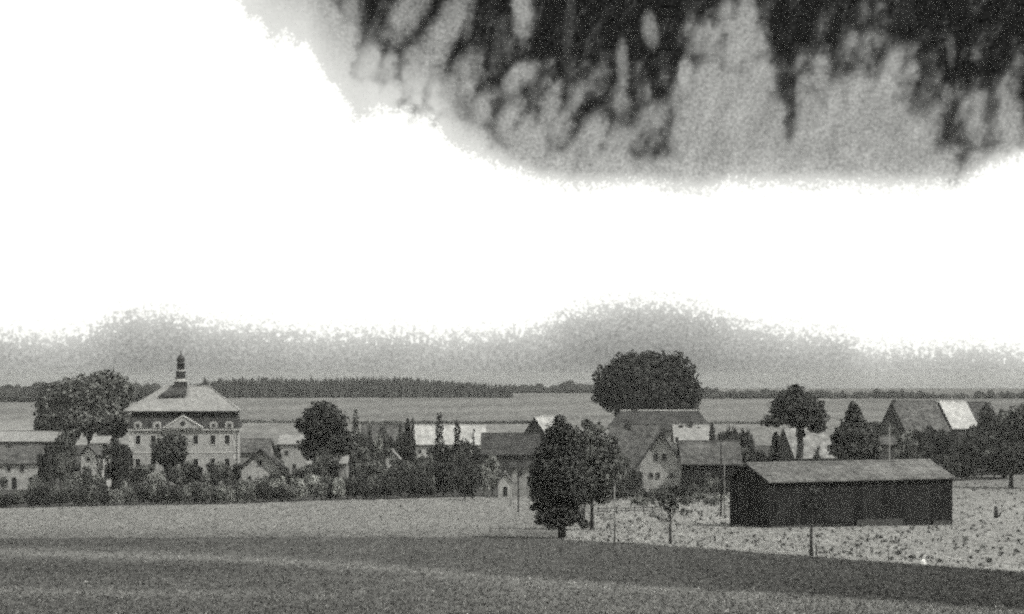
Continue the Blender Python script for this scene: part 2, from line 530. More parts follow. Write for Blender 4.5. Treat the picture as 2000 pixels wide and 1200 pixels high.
def tone_near(c, r, d):
    k2 = np.interp(c, [-500, 0, 400, 700, 1000, 1300, 1500, 1700, 2000, 2500], [1066, 1078, 1088, 1103, 1130, 1147, 1158, 1172, 1193, 1240])
    right = ss(c, 500, 1300)
    base = 0.092 - 0.030 * ss(c, 900, 1900)
    base = base + 0.012 * ss(r, 1050, 1075) * (1 - right)
    below = ss(r, k2 - 4, k2 + 5)
    light = 0.105 * (1 - right) + 0.14 * right
    v_ = base * (1 - below) + light * below
    v_ = v_ + 0.07 * g_(r, k2 + 2, 7) * (1 - ss(c, 500, 1500)) + 0.025 * g_(r, k2 + 8, 10) * right
    v_ = v_ + 0.045 * g_(r, 1156 + 0.012 * c, 7) * (1 - ss(c, 250, 900))
    v_ = v_ - 0.02 * g_(r, 1063, 5) * (1 - ss(c, 200, 600))
    v_ = v_ - 0.018 * g_(r, 1215, 22) * g_(c, 1150, 350)
    v_ = v_ - 0.022 * g_(r, 1112, 16) * (1 - ss(c, 200, 900))
    return v_


def tone_meadow(c, r, d): return 0.215 - 0.05 * ss(r, 1025, 1048) - 0.035 * ss(c, 850, 1050) * ss(r, 1000, 1050)
def tone_rough(c, r, d): return 0.25 - 0.07 * (1 - ss(r, 940, 990)) - 0.07 * (1 - ss(c, 1120, 1200)) * (1 - ss(r, 1000, 1020))
def tone_far(c, r, d): return 0.160 + 0.018 * np.sin(r * 0.42 + c * 0.012) * ss(r, 765, 775) + 0.015 * g_(r, 792 + 0.01 * c, 5) + 0.05 * ss(r, 800, 845) * (1 - ss(c, 100, 300)) + 0.02 * ss(r, 818, 830) - 0.02 * ss(c, 1300, 1900)


field('foreground_field', field_near, 9.0, K3, tone_near, nrow=90, step=20)
field('meadow', field_light, K3, K4, tone_meadow, c1=1100, nrow=24)
field('stubble_field', field_rough, K3, K4, tone_rough, c0=1100, nrow=24)
field('village_ground', field_village, K4, 520.0, 0.07, nrow=16)
field('far_field', field_far, 520.0, 1650.0, tone_far, nrow=40)

# ------------------------------------------------------------------ trees


def pnoise(p, s, seed):
    """cheap smooth 3-D pseudo-noise in -1..1"""
    r_ = np.random.RandomState(seed)
    out = np.zeros(len(p))
    for k in range(5):
        w = r_.normal(size=3) * s * (1 + 0.5 * k); ph = r_.uniform(0, 6.28)
        out += np.sin(p @ w + ph) / (1 + 0.35 * k)
    return out / 2.6


def leaf_cloud(lumps, n, size, seed, gap=0.25, droop=0.0):
    """lumps: (x, y, z, rx, ry, rz). Returns vertices and quads of n leaf sprays spread through them"""
    r_ = np.random.RandomState(seed)
    L = np.array(lumps, float)
    wgt = (L[:, 3] * L[:, 5]) ** 1.0; wgt /= wgt.sum()
    pick = r_.choice(len(L), size=int(n * 1.5), p=wgt)
    dirs = r_.normal(size=(len(pick), 3)); dirs /= np.linalg.norm(dirs, axis=1)[:, None]
    rad = 1.0 - 0.55 * r_.uniform(0, 1, len(pick)) ** 2.2
    c = L[pick, :3]; rr_ = L[pick, 3:]
    p0 = c + dirs * rr_
    bump = 1.0 + 0.15 * pnoise(p0, 1.1 / max(0.5, rr_.mean() * 0.35), seed + 1) + 0.17 * pnoise(p0, 2.4 / max(0.5, rr_.mean() * 0.35), seed + 2) + 0.07 * r_.normal(size=len(pick))
    p = c + dirs * rr_ * (rad * bump)[:, None]
    keep = pnoise(p, 2.6 / max(0.6, rr_.mean() * 0.5), seed + 7) > -1.0 + gap * 1.6 * r_.uniform(0.6, 1.2, len(p))
    p = p[keep][:n]; dirs = dirs[keep][:n]
    m_ = len(p)
    nrm = dirs * 0.55 + r_.normal(size=(m_, 3)) * 0.55 + np.array([0, 0, 0.35])
    nrm /= np.linalg.norm(nrm, axis=1)[:, None]
    u = np.cross(nrm, r_.normal(size=(m_, 3))); u /= np.linalg.norm(u, axis=1)[:, None]
    w = np.cross(nrm, u)
    s1 = size * r_.uniform(0.5, 1.25, m_)[:, None]; s2 = s1 * r_.uniform(0.45, 0.9, m_)[:, None]
    V = np.stack([p - u * s1, p + w * s2 * 0.9, p + u * s1 * 0.9, p - w * s2], 1).reshape(-1, 3)
    Fq = np.arange(m_ * 4).reshape(-1, 4)
    return V, Fq


def trunk_mesh(name, h, r0, tips, seed, m=bark, lean=(0, 0), fork=0.45):
    rnd = random.Random(seed)
    b = MB()
    n = 6
    path = [(lean[0] * (k / n) ** 1.3 + rnd.uniform(-1, 1) * 0.12 * r0 * k, lean[1] * (k / n) + rnd.uniform(-1, 1) * 0.12 * r0 * k, h * k / n - (0.3 if k == 0 else 0)) for k in range(n + 1)]
    b.tube(path, [r0 * (1.35 if k == 0 else 1.0 - 0.75 * k / n) for k in range(n + 1)], 8)
    for (x, y, z) in tips:
        k = max(1, min(n - 1, int(n * rnd.uniform(fork, 0.85))))
        s = Vector(path[k]); e = Vector((x, y, z))
        mid = s.lerp(e, 0.5) + Vector((rnd.uniform(-.1, .1), rnd.uniform(-.1, .1), 0.06)) * (e - s).length
        b.tube([s, mid, e], [r0 * 0.42 * (1 - 0.5 * k / n), r0 * 0.22, r0 * 0.06], 5)
    return b.mesh(name, m, True)


def tree(name, col, d, lumps, leaf, n, size, label, cat='tree', group=None, trunk_r=None, base_row=None, seed=1, gap=0.25, trunk_top=None, lean=0.0, depth=0.9, trunk_mat=bark, tips=True):
    """lumps in photograph pixels: (col, row, half width, half height)"""
    if base_row is not None: d = dist_at(base_row)
    base = gp(col, d=d)
    k = d / F
    rnd = random.Random(seed * 7 + 3)
    zc = lambda r: (HOR - r) * k - base.z
    LL = []
    for (c, r, hw, hh) in lumps:
        y = rnd.uniform(-0.35, 0.35) * hw * k if len(lumps) > 1 else 0.0
        LL.append(((c - col) * k, y, zc(r), hw * k, hw * k * depth, hh * k))
    t_ = thing(name, base, label, cat, group)
    V, Q = leaf_cloud(LL, n, size, seed, gap)
    V[:, 2] = np.maximum(V[:, 2], 0.05)
    link('crown', np_mesh('crown', V, Q, leaf), t_)
    top = max(q[2] for q in LL) if trunk_top is None else zc(trunk_top)
    r0 = trunk_r if trunk_r else max(0.12, 0.035 * top)
    tp = [(q[0] + rnd.uniform(-.3, .3) * q[3], q[1], q[2] + 0.3 * q[5]) for q in LL] if tips else []
    link('trunk', trunk_mesh('trunk', top, r0, tp, seed, trunk_mat, (lean * k, 0)), t_)
    return t_


def blob(cx, cy, hw, hh, n, seed, flat=0.8, lo=0.32, hi=0.5):
    """n sub-lumps filling an ellipse of photograph pixels"""
    rnd = random.Random(seed)
    out = [(cx, cy, hw * 0.72, hh * 0.74)]
    for k in range(n):
        a = 2 * math.pi * (k + rnd.uniform(-.3, .3)) / n
        s = rnd.uniform(lo, hi); q = 1.0 - s * rnd.uniform(0.9, 1.05)
        out.append((cx + hw * q * math.cos(a), cy + hh * q * math.sin(a) * (1 if math.sin(a) < 0 else flat), hw * s, hh * s))
    return out


# big trees, each after its own outline
tree('broadleaf_tree', 175, 392, blob(208, 768, 52, 46, 9, 3) + blob(150, 790, 48, 36, 7, 4) + blob(98, 800, 30, 28, 5, 5) + [(120, 775, 38, 26), (90, 830, 22, 20), (210, 808, 46, 36), (160, 815, 60, 34), (170, 765, 50, 32), (120, 800, 50, 36), (130, 835, 40, 24)],
     leaf_mid, 17000, 0.5, 'broad spreading tree with a pale mottled crown rising behind the manor house', seed=11, trunk_r=0.6, gap=0.35)
tree('oak_tree', 1265, 425, blob(1268, 760, 96, 72, 12, 6, lo=0.25, hi=0.38) + [(1240, 728, 50, 40), (1310, 730, 50, 42), (1200, 760, 34, 34), (1180, 742, 22, 26), (1176, 772, 20, 18), (1345, 770, 26, 32), (1320, 795, 40, 20), (1215, 795, 32, 18)],
     leaf_dark, 16000, 0.55, 'huge round dark oak standing above the roofs in the middle of the village', seed=12, trunk_r=0.9, gap=0.16)
tree('broadleaf_tree', 640, 322, blob(632, 826, 46, 42, 8, 8) + blob(622, 872, 40, 32, 6, 9) + [(588, 830, 12, 13), (668, 865, 24, 28), (648, 890, 40, 18)],
     leaf_dark, 8500, 0.4, 'dark ragged tree between the small gabled cottage and the long white farm building', seed=13, trunk_r=0.4, gap=0.24)
tree('broadleaf_tree', 1562, 296, [(1555, 765, 17, 14), (1550, 785, 30, 22), (1535, 778, 18, 14), (1572, 782, 22, 18), (1555, 812, 48, 20), (1590, 815, 26, 18), (1515, 820, 22, 11), (1498, 826, 12, 6), (1600, 835, 16, 10), (1540, 795, 34, 24), (1565, 798, 40, 26), (1562, 828, 26, 10), (1592, 838, 16, 8), (1564, 848, 9, 10)],
     leaf_dark, 5200, 0.38, 'open crowned tree with a flat low left bough in front of the lit gabled roof', seed=14, trunk_r=0.8, gap=0.42, tips=False)
tree('broadleaf_tree', 1668, 300, [(1668, 818, 17, 22), (1668, 802, 11, 12), (1666, 792, 6, 7), (1682, 836, 18, 16), (1655, 838, 18, 16), (1668, 850, 34, 22), (1690, 862, 26, 22), (1645, 858, 22, 22), (1664, 875, 44, 18), (1640, 878, 20, 14), (1698, 880, 22, 16)],
     leaf_dark, 5500, 0.38, 'dense dark tree with a domed top just behind the barn ridge', seed=15, gap=0.12)
tree('broadleaf_tree', 220, 352, blob(220, 838, 34, 22, 6, 21), leaf_dark, 2600, 0.4, 'low dark tree tucked against the end of the manor house', seed=16, gap=0.2)
tree('broadleaf_tree', 326, 318, blob(330, 882, 37, 34, 7, 22) + [(345, 866, 20, 18)], leaf_dark, 4200, 0.32, 'round dark tree standing in front of the manor facade', seed=17, gap=0.2)
tree('pear_tree', 1098, None, [(1093, 826, 13, 15), (1084, 845, 18, 20), (1106, 850, 20, 22), (1092, 875, 34, 30), (1066, 885, 22, 20), (1118, 890, 24, 26), (1055, 915, 22, 18), (1092, 918, 42, 32), (1120, 930, 26, 26), (1046, 940, 16, 13), (1090, 955, 44, 28),
                               (1060, 968, 26, 18), (1122, 968, 24, 24), (1048, 990, 14, 8), (1094, 990, 38, 24), (1066, 1008, 24, 13), (1054, 1020, 12, 6), (1120, 1008, 24, 13), (1100, 1016, 22, 12), (1140, 1024, 12, 6), (1078, 1026, 16, 6)],
     leaf_dark, 13500, 0.17, 'tall dark pointed tree on a short trunk at the edge of the foreground field', base_row=1052, seed=18, trunk_r=0.3, gap=0.3)
tree('pear_tree', 1156, None, [(1146, 828, 12, 10), (1168, 838, 16, 12), (1150, 855, 22, 18), (1184, 862, 18, 14), (1165, 885, 28, 22), (1196, 890, 16, 16), (1140, 900, 20, 26), (1180, 912, 26, 20), (1205, 925, 12, 14), (1160, 935, 30, 22), (1190, 950, 22, 16), (1150, 962, 26, 16), (1175, 975, 20, 10), (1208, 960, 8, 8), (1200, 862, 8, 8), (1125, 850, 14, 16), (1130, 880, 14, 24), (1198, 900, 20, 26), (1172, 935, 36, 30)],
     leaf_mid, 8000, 0.17, 'paler leafy tree on two thin stems close behind the tall dark tree', base_row=1036, seed=19, trunk_r=0.17, gap=0.5)
t = tree('young_tree', 1309, None, [(1302, 965, 22, 10), (1285, 980, 18, 9), (1325, 975, 20, 10), (1310, 990, 16, 8), (1272, 1005, 13, 6), (1340, 1000, 12, 6), (1295, 1010, 12, 6), (1315, 955, 12, 7)],
         leaf_mid, 620, 0.16, 'small thin crowned tree alone on the pale field below the gabled house', base_row=1063, seed=20, trunk_r=0.13, gap=0.6, trunk_top=975)
tree('young_tree', 1585, None, [(1586, 972, 10, 9), (1576, 986, 8, 6), (1596, 990, 9, 6), (1590, 956, 6, 7)],
     leaf_dark, 150, 0.14, 'slim trunked sparse tree standing before the long barn wall', base_row=1086, seed=22, trunk_r=0.12, gap=0.5)
# second stem of the paler tree is a trunk of its own
t2 = gp(1143, 1033)
tree('pear_tree', 1141, None, [(1138, 960, 22, 24), (1132, 930, 18, 24)], leaf_mid, 900, 0.2, 'slender stem half hidden between the tall dark tree and the paler tree', base_row=1034, seed=23, trunk_r=0.1, gap=0.3)
# right edge group
tree('broadleaf_tree', 1975, 330, [(1975, 850, 26, 30), (1992, 830, 26, 36), (2010, 860, 30, 40), (1965, 880, 26, 26), (1985, 900, 34, 22), (1955, 902, 26, 20), (1980, 914, 34, 14), (2010, 905, 24, 22)],
     leaf_dark, 5200, 0.4, 'dark tree beside the stubble field below the farmhouse with the dark end roof', seed=24, gap=0.2)
tree('broadleaf_tree', 1930, 400, [(1928, 812, 16, 22), (1942, 835, 22, 26), (1920, 850, 24, 22), (1950, 868, 20, 20)], leaf_dark, 2600, 0.42, 'narrow dark treetop against the roof with the dark end slope', seed=25, gap=0.2)
tree('broadleaf_tree', 1962, 372, [(1962, 822, 20, 20), (1975, 845, 28, 24), (1955, 862, 26, 22), (1985, 870, 30, 26), (1965, 890, 34, 22), (1945, 882, 18, 18)], leaf_mid, 3600, 0.42, 'mid grey tree filling the gap before the low gabled house at the stubble edge', seed=28, gap=0.25)
tree('broadleaf_tree', 2040, 420, blob(2040, 820, 60, 50, 7, 27), leaf_mid, 3500, 0.5, 'mid grey tree beyond the last dark roof', seed=26)


def conifer(col, d, top, bottom, hw, label, leaf=leaf_dark, n=900, size=0.3, seed=1, group=None, name='conifer', shape=1.0, trunk_to=None):
    """narrow tiered crown between two photograph rows"""
    base = gp(col, d=d); k = d / F
    t_ = thing(name, base, label, 'tree', group)
    r_ = np.random.RandomState(seed)
    u = r_.uniform(0, 1, n) ** 0.75
    zt, zb = (HOR - top) * k - base.z, max(0.3, (HOR - bottom) * k - base.z)
    z = zt + (zb - zt) * u
    prof = np.minimum(1.0, (u * 1.05 + 0.04)) ** shape * (0.82 + 0.18 * np.sin(u * 26 + seed))
    a = r_.uniform(0, 2 * math.pi, n); rad = prof * hw * k * r_.uniform(0.55, 1.1, n)
    p = np.stack([rad * np.cos(a), rad * np.sin(a), z], 1)
    uu = np.stack([np.cos(a), np.sin(a), -0.25 + 0.3 * r_.normal(size=n)], 1)
    uu /= np.linalg.norm(uu, axis=1)[:, None]
    ww = np.cross(uu, r_.normal(size=(n, 3)) * 0.6 + np.array([0, 0, 1.0])); ww /= np.linalg.norm(ww, axis=1)[:, None]
    s = size * r_.uniform(0.6, 1.2, n)[:, None]
    V = np.stack([p - uu * s, p + ww * s * 0.5, p + uu * s, p - ww * s * 0.5], 1).reshape(-1, 3)
    link('crown', np_mesh('crown', V, np.arange(n * 4).reshape(-1, 4), leaf), t_)
    b = MB(); b.tube([(0, 0, -0.3), (0, 0, zt * 0.5), (0, 0, zt * 0.97)], [0.16, 0.1, 0.02], 6)
    link('trunk', b.mesh('trunk', bark, True), t_)
    return t_


conifer(796, 345, 818, 925, 24, 'broad based dark conifer at the end of the long white farm building', n=2600, seed=31, shape=1.05)
conifer(806, 348, 815, 912, 10, 'thin spire of a conifer just behind the broad based dark conifer', n=700, seed=32)
conifer(858, 362, 806, 930, 12, 'slim dark poplar with a knotted top before the white farm wall', n=1300, seed=33, shape=0.35, name='poplar_tree')
conifer(893, 362, 820, 930, 9, 'slimmest dark poplar splitting the white farm wall in two', n=1100, seed=34, shape=0.3, name='poplar_tree')
conifer(925, 365, 836, 930, 4, 'very thin young poplar at the far end of the white farm wall', n=300, seed=35, shape=0.3, name='poplar_tree')
conifer(695, 362, 798, 920, 12, 'narrow grey poplar close to the dark ragged tree', leaf=leaf_mid, n=1100, seed=36, shape=0.5, name='poplar_tree')
conifer(722, 368, 830, 925, 8, 'mid grey poplar first before the grey walled annex', leaf=leaf_mid, n=700, seed=37, shape=0.35, name='poplar_tree')
conifer(748, 366, 826, 925, 15, 'bushy topped poplar in the middle of the grey walled annex', leaf=leaf_mid, n=1100, seed=38, shape=0.3, name='poplar_tree')
conifer(782, 390, 824, 925, 7, 'short poplar between the annex and the broad based conifer', leaf=leaf_mid, n=600, seed=39, shape=0.4, name='poplar_tree')
conifer(1391, 345, 826, 925, 17, 'pointed dark spruce behind the timber farm building roof', n=1500, seed=40, shape=0.8)
conifer(1450, 345, 836, 935, 13, 'smaller pointed spruce further along than the first one', n=1100, seed=41, shape=0.8)
conifer(542, 372, 868, 925, 16, 'little dark spruce above the small gabled cottage', n=900, seed=42, shape=0.7)
conifer(1515, 285, 843, 960, 26, 'dark fir against the shaded gable of the lit roof', n=2200, seed=43, shape=0.8)

# ------------------------------------------------------------------ bushes and orchard trees (shared meshes, individual objects)
BUSH = {}
for tone_name, lm in (('dark', leaf_dark), ('mid', leaf_mid), ('light', leaf_light), ('pale', leaf_pale)):
    for k in range(5):
        rnd = random.Random(k * 13 + 5)
        L = [(0, 0, 0.55, 0.62, 0.6, 0.42)] + [(rnd.uniform(-.5, .5), rnd.uniform(-.4, .4), rnd.uniform(.3, .8), rnd.uniform(.25, .42), .36, rnd.uniform(.2, .34)) for _ in range(6)]
        V, Q = leaf_cloud(L, 900, 0.085, 90 + k, 0.35)
        V[:, 2] = np.maximum(V[:, 2], 0.02)
        BUSH[(tone_name, k)] = np_mesh('bush_crown', V, Q, lm)
ORCH = {}
for tone_name, lm in (('dark', leaf_dark), ('mid', leaf_mid), ('light', leaf_light), ('pale', leaf_pale)):
    for k in range(5):
        rnd = random.Random(k * 17 + 9)
        L = [(0, 0, 0.5, 0.5, 0.5, 0.3), (rnd.uniform(-.1, .1), 0, .75, .42, .42, .22)] + [(rnd.uniform(-.62, .62), rnd.uniform(-.4, .4), rnd.uniform(.25, .9), rnd.uniform(.2, .36), .3, rnd.uniform(.09, .17)) for _ in range(11)]
        V, Q = leaf_cloud(L, 1300, 0.075, 190 + k, 0.3)
        V[:, 2] = np.maximum(V[:, 2], 0.02); V[:, 2] *= 1.0
        ORCH[(tone_name, k)] = np_mesh('orchard_crown', V, Q, lm)
stem_b = MB()
stem_b.tube([(0, 0, -0.15), (0.02, 0, 0.3), (0, 0.02, 0.75)], [0.06, 0.045, 0.02], 6)
for a in range(4):
    stem_b.tube([(0, 0, 0.2), (0.3 * math.cos(a * 1.6), 0.3 * math.sin(a * 1.6), 0.7)], [0.03, 0.01], 5)
STEM = stem_b.mesh('bush_stem', bark, True)
brng = random.Random(77)


def bush(col, d, w_px, h_px, tone, label, group, name='bush', cat='bush', lift=0.0):
    k = d / F
    base = gp(col, d=d)
    o = thing(name, base, label, cat, group, rz=brng.uniform(0, 6.28))
    c = link('crown', (ORCH if cat == 'tree' else BUSH)[(tone, brng.randrange(5))], o)
    hw, hh = w_px * k * 0.5 * 1.35, h_px * k * (1.55 if cat == 'tree' else 1.5)
    c.scale = (hw, hw, hh); c.location = (0, 0, lift)
    s = link('trunk', STEM, o); s.scale = (hw * 0.9, hw * 0.9, hh + lift)
    return o


ZONES = [  # c0, c1, row0(base), row1, count, (wmin,wmax), (hmin,hmax), tones, label bits
    (-20, 250, 991, 975, 30, (24, 38), (20, 32), 'ddmmll', 'rounded garden bush in the hedge below the whitewashed cottage', 'lower hedge bushes below the whitewashed cottage'),
    (250, 470, 986, 970, 25, (20, 34), (18, 28), 'ddmmllp', 'rounded garden bush in the hedge below the manor house', 'lower hedge bushes below the manor house'),
    (470, 700, 981, 968, 28, (24, 38), (20, 34), 'ddmmlp', 'rounded garden bush in the hedge below the gabled cottage', 'lower hedge bushes below the small gabled cottage'),
    (700, 925, 975, 964, 22, (26, 42), (26, 40), 'ddddm', 'dark bush in the hedge below the white farm wall', 'lower hedge bushes below the white farm building'),
    (90, 250, 968, 945, 20, (28, 44), (36, 58), 'ddmdl', 'orchard tree between whitewashed cottage and manor house', 'orchard trees beside the manor house'),
    (0, 90, 972, 955, 4, (24, 32), (14, 22), 'mlml', 'pale garden bush close under the whitewashed cottage wall', 'bushes at the cottage wall'),
    (250, 460, 966, 945, 19, (24, 36), (18, 32), 'ddmmllp', 'orchard tree close under the manor facade', 'orchard trees below the manor facade'),
    (465, 620, 966, 945, 12, (24, 36), (20, 34), 'ddml', 'orchard tree close under the small gabled cottage', 'orchard trees below the gabled cottage'),
    (620, 790, 964, 940, 17, (30, 46), (26, 50), 'dmmlm', 'orchard tree beside the dark ragged tree', 'orchard trees beside the dark ragged tree'),
    (790, 945, 955, 935, 13, (28, 40), (26, 38), 'dddm', 'dark orchard tree close under the white farm wall', 'orchard trees below the white farm wall'),
    (1185, 1250, 972, 958, 5, (24, 34), (20, 30), 'ddm', 'dark bush at the foot of the tiled house wing', 'bushes at the tiled house wing'),
    (1335, 1425, 976, 964, 9, (26, 36), (16, 26), 'dddm', 'dark bush along the timber building wall', 'bushes along the timber building'),
    (1405, 1470, 962, 940, 6, (30, 40), (50, 70), 'dddm', 'dark leafy tree between timber building and barn', 'trees between timber building and barn'),
    (1640, 1790, 950, 925, 22, (36, 58), (44, 70), 'ddmm', 'dark orchard tree rising behind the long barn roof', 'orchard trees behind the barn roof'),
    (1780, 1960, 940, 915, 28, (34, 58), (34, 62), 'ddmdm', 'orchard tree below the white roofed barn', 'orchard trees below the farm roofs'),
    (1850, 1900, 941, 934, 4, (26, 36), (26, 34), 'dmd', 'small bush beside the far barn corner', 'bushes at the barn corner'),
    (1935, 2080, 931, 908, 18, (44, 60), (46, 72), 'ddmd', 'orchard tree along the upper stubble edge', 'orchard trees at the upper stubble field edge'),
    (1014, 1062, 971, 968, 5, (24, 32), (18, 26), 'dddm', 'dark bush beside the small pale hut', 'bushes beside the small pale hut'),
    (1195, 1345, 980, 970, 14, (22, 34), (10, 20), 'ddmd', 'dark bush at the foot of the gabled house', 'bushes at the foot of the gabled house'),
    (1290, 1480, 945, 925, 17, (28, 42), (24, 42), 'ddmm', 'orchard tree among the roofs beside the gabled house', 'orchard trees among the middle roofs'),
    (1478, 1650, 956, 944, 10, (26, 38), (36, 46), 'ddmd', 'orchard tree just behind the long barn ridge', 'orchard trees behind the barn ridge'),
    (1195, 1250, 950, 935, 5, (24, 34), (34, 50), 'mdm', 'orchard tree against the tiled house wing', 'orchard trees at the tiled house wing'),
    (840, 950, 948, 932, 8, (20, 30), (32, 48), 'dmd', 'upright orchard tree in front of the bright farm roof', 'upright orchard trees at the bright farm roof'),
    (690, 800, 940, 925, 9, (22, 34), (34, 56), 'dmmlm', 'orchard tree before the grey walled annex', 'orchard trees before the annex'),
    (1230, 1420, 990, 975, 8, (30, 44), (8, 14), 'mlm', 'low scrub tuft along the upper rim of the pale field', 'low scrub on the field rim'),
]
ORD = 'first second third fourth fifth sixth seventh eighth ninth tenth eleventh twelfth thirteenth fourteenth fifteenth sixteenth seventeenth eighteenth nineteenth twentieth'.split() + ['twenty first', 'twenty second', 'twenty third', 'twenty fourth', 'twenty fifth', 'twenty sixth', 'twenty seventh', 'twenty eighth', 'twenty ninth', 'thirtieth', 'thirty first', 'thirty second']
TN = {'d': 'dark', 'm': 'mid', 'l': 'light', 'p': 'pale'}
for (c0, c1, r0, r1, n, ww, hh, tones, lab, grp) in ZONES:
    for k in range(n):
        c = c0 + (c1 - c0) * (k + brng.uniform(0.1, 0.9)) / n
        r = brng.uniform(r1, r0)
        if 'lower hedge' in grp: r = float(curve_row(K4, c)) - brng.choice((0.0, 1.0, 2.0, 8.0))
        tree_like = 'tree' in lab
        tn = TN[tones[brng.randrange(len(tones))]]
        lw = lab.split()
        while lw[0] in ('dark', 'pale', 'small', 'rounded', 'low'): lw = lw[1:]
        lab_k = {'dark': 'dark', 'mid': 'mid grey', 'light': 'light grey', 'pale': 'pale'}[tn] + ' ' + ' '.join(lw) + ', ' + ORD[k] + ' from left'
        hk = 0.5 if (grp == 'orchard trees beside the manor house' and 138 < c < 216) else 1.0
        if grp.startswith('lower hedge') and c < 95: hk = 0.7
        bush(c, dist_at(r), brng.uniform(*ww), brng.uniform(*hh) * hk, tn, lab_k, grp,
             name='orchard_tree' if tree_like else 'bush', cat='tree' if tree_like else 'bush', lift=0.5 if tree_like else 0.0)
bush(1216, 300, 30, 52, 'mid', 'mid grey orchard tree before the tiled house wing', None, name='orchard_tree', cat='tree', lift=.4)
bush(1238, 296, 18, 34, 'dark', 'small dark orchard tree at the left foot of the gabled house', None, name='orchard_tree', cat='tree', lift=.3)
bush(961, 298, 42, 58, 'light', 'large pale round bush before the dark roofed barn', None)
bush(908, 281, 44, 44, 'dark', 'dark domed bush beside the large pale round bush', None)
bush(866, 296, 60, 60, 'dark', 'broad dark bush under the two thin poplars', None)
bush(822, 300, 46, 54, 'mid', 'mid grey bush below the broad based conifer', None)
bush(1594, 290, 20, 66, 'dark', 'small dark shrub before the lit gabled roof', None)
bush(172, 300, 26, 34, 'mid', 'ragged mid grey tree among the bright shed walls', None, name='orchard_tree', cat='tree', lift=0.6)
bush(226, 318, 44, 62, 'dark', 'dark leafy tree at the near corner of the manor garden', None, name='orchard_tree', cat='tree', lift=0.6)
bush(126, 340, 46, 66, 'mid', 'tallest grey orchard tree between the long pale barn and the bright shed', None, name='orchard_tree', cat='tree', lift=0.6)

# ------------------------------------------------------------------ far woods and hedges
def wood(name, spec, d0, d1, rows, seed, broad=False):
    """spec: list of (col, top row) ; trees between d0 and d1"""
    r_ = np.random.RandomState(seed)
    b = MB()
    cs = [c for c, _ in spec]; ts = [t_ for _, t_ in spec]
    for k in range(rows):
        d = d0 + (d1 - d0) * k / max(1, rows - 1)
        c = cs[0]
        while c < cs[-1]:
            dd = d + r_.uniform(-8, 8)
            top = np.interp(c, cs, ts) + r_.normal() * 3.0 + (0 if not broad else 1)
            p = gp(c, d=dd); kk = dd / F
            h = (HOR - top) * kk - p.z
            if h > 0.8:
                h *= r_.uniform(0.82, 1.0) if k < rows - 1 else r_.uniform(0.93, 1.03)
                w = h * r_.uniform(0.14, 0.22) if not broad else h * r_.uniform(0.4, 0.6)
                seg = 6
                prof = [(w, 0.0), (w, .12), (w * .55, .4), (w * .7, .42), (w * .3, .72), (w * .4, .74), (0.02, 1.0)] if not broad else [(w * .6, 0.0), (w, .3), (w * .9, .65), (w * .5, .9), (0.05, 1.0)]
                b.lathe([(q * r_.uniform(.8, 1.15), z * h + p.z - (0.5 if z == 0 else 0)) for q, z in prof], seg, p.x, p.y, r_.uniform(0, 6))
            c += r_.uniform(3.2, 7.0) if not broad else r_.uniform(5, 10)
    o = b.build(name, leaf_far)
    return o


tag(wood('forest', [(340, 756), (385, 750), (400, 744), (450, 740), (520, 737), (600, 741), (700, 737), (800, 738), (860, 743), (905, 746), (950, 750), (1000, 753)], 1080, 1300, 7, 51),
    'long dark spruce wood with a spiky skyline along the far ridge', 'forest', kind='stuff')
tag(wood('forest', [(990, 754), (1040, 750), (1060, 754), (1100, 750), (1110, 746), (1140, 749), (1180, 752)], 1250, 1350, 3, 52, True),
    'low dark wood at the ridge just before the huge oak', 'forest', kind='stuff')
tag(wood('forest', [(-200, 752), (0, 756), (60, 754), (75, 747), (130, 746), (150, 752), (260, 750), (350, 757)], 960, 1150, 6, 53, True),
    'dark wood on the ridge behind the broad spreading tree', 'forest', kind='stuff')
tag(wood('forest', [(1360, 762), (1500, 764), (1700, 766), (1745, 762), (1790, 767), (1900, 770), (1935, 766), (2010, 768), (2200, 764)], 1050, 1250, 4, 54, True),
    'thin dark line of woodland along the low right ridge', 'forest', kind='stuff')


def hedge_line(col0, col1, row, hpx, label, seed, leaf=leaf_mid):
    d = dist_at(row); k = d / F
    n = int((col1 - col0) / 5)
    r_ = random.Random(seed)
    L = []
    base = gp(0.5 * (col0 + col1), d=d)
    for i in range(n):
        c = col0 + (col1 - col0) * (i + 0.5) / n
        h = hpx * r_.uniform(0.35, 1.0)
        L.append(((c - 0.5 * (col0 + col1)) * k, r_.uniform(-2, 2), h * k * 0.5, 4.5 * k, 2.0, h * k * 0.5))
    V, Q = leaf_cloud(L, n * 60, 0.5, seed, 0.2)
    o = tag(link('field_hedge', np_mesh('field_hedge', V, Q, leaf), None, base), label, 'hedge', kind='stuff')


hedge_line(440, 590, 826, 6, 'thin dark field hedge crossing the slope behind the small gabled cottage', 61)
hedge_line(690, 1090, 828, 6, 'thin field hedge crossing the slope above the white farm roof', 62)
hedge_line(1370, 1500, 828, 4, 'faint low hedge on the slope near the open crowned tree', 63)
hedge_line(-60, 75, 848, 3, 'thin hedge strip above the long pale roofed barn', 64)

# ------------------------------------------------------------------ buildings


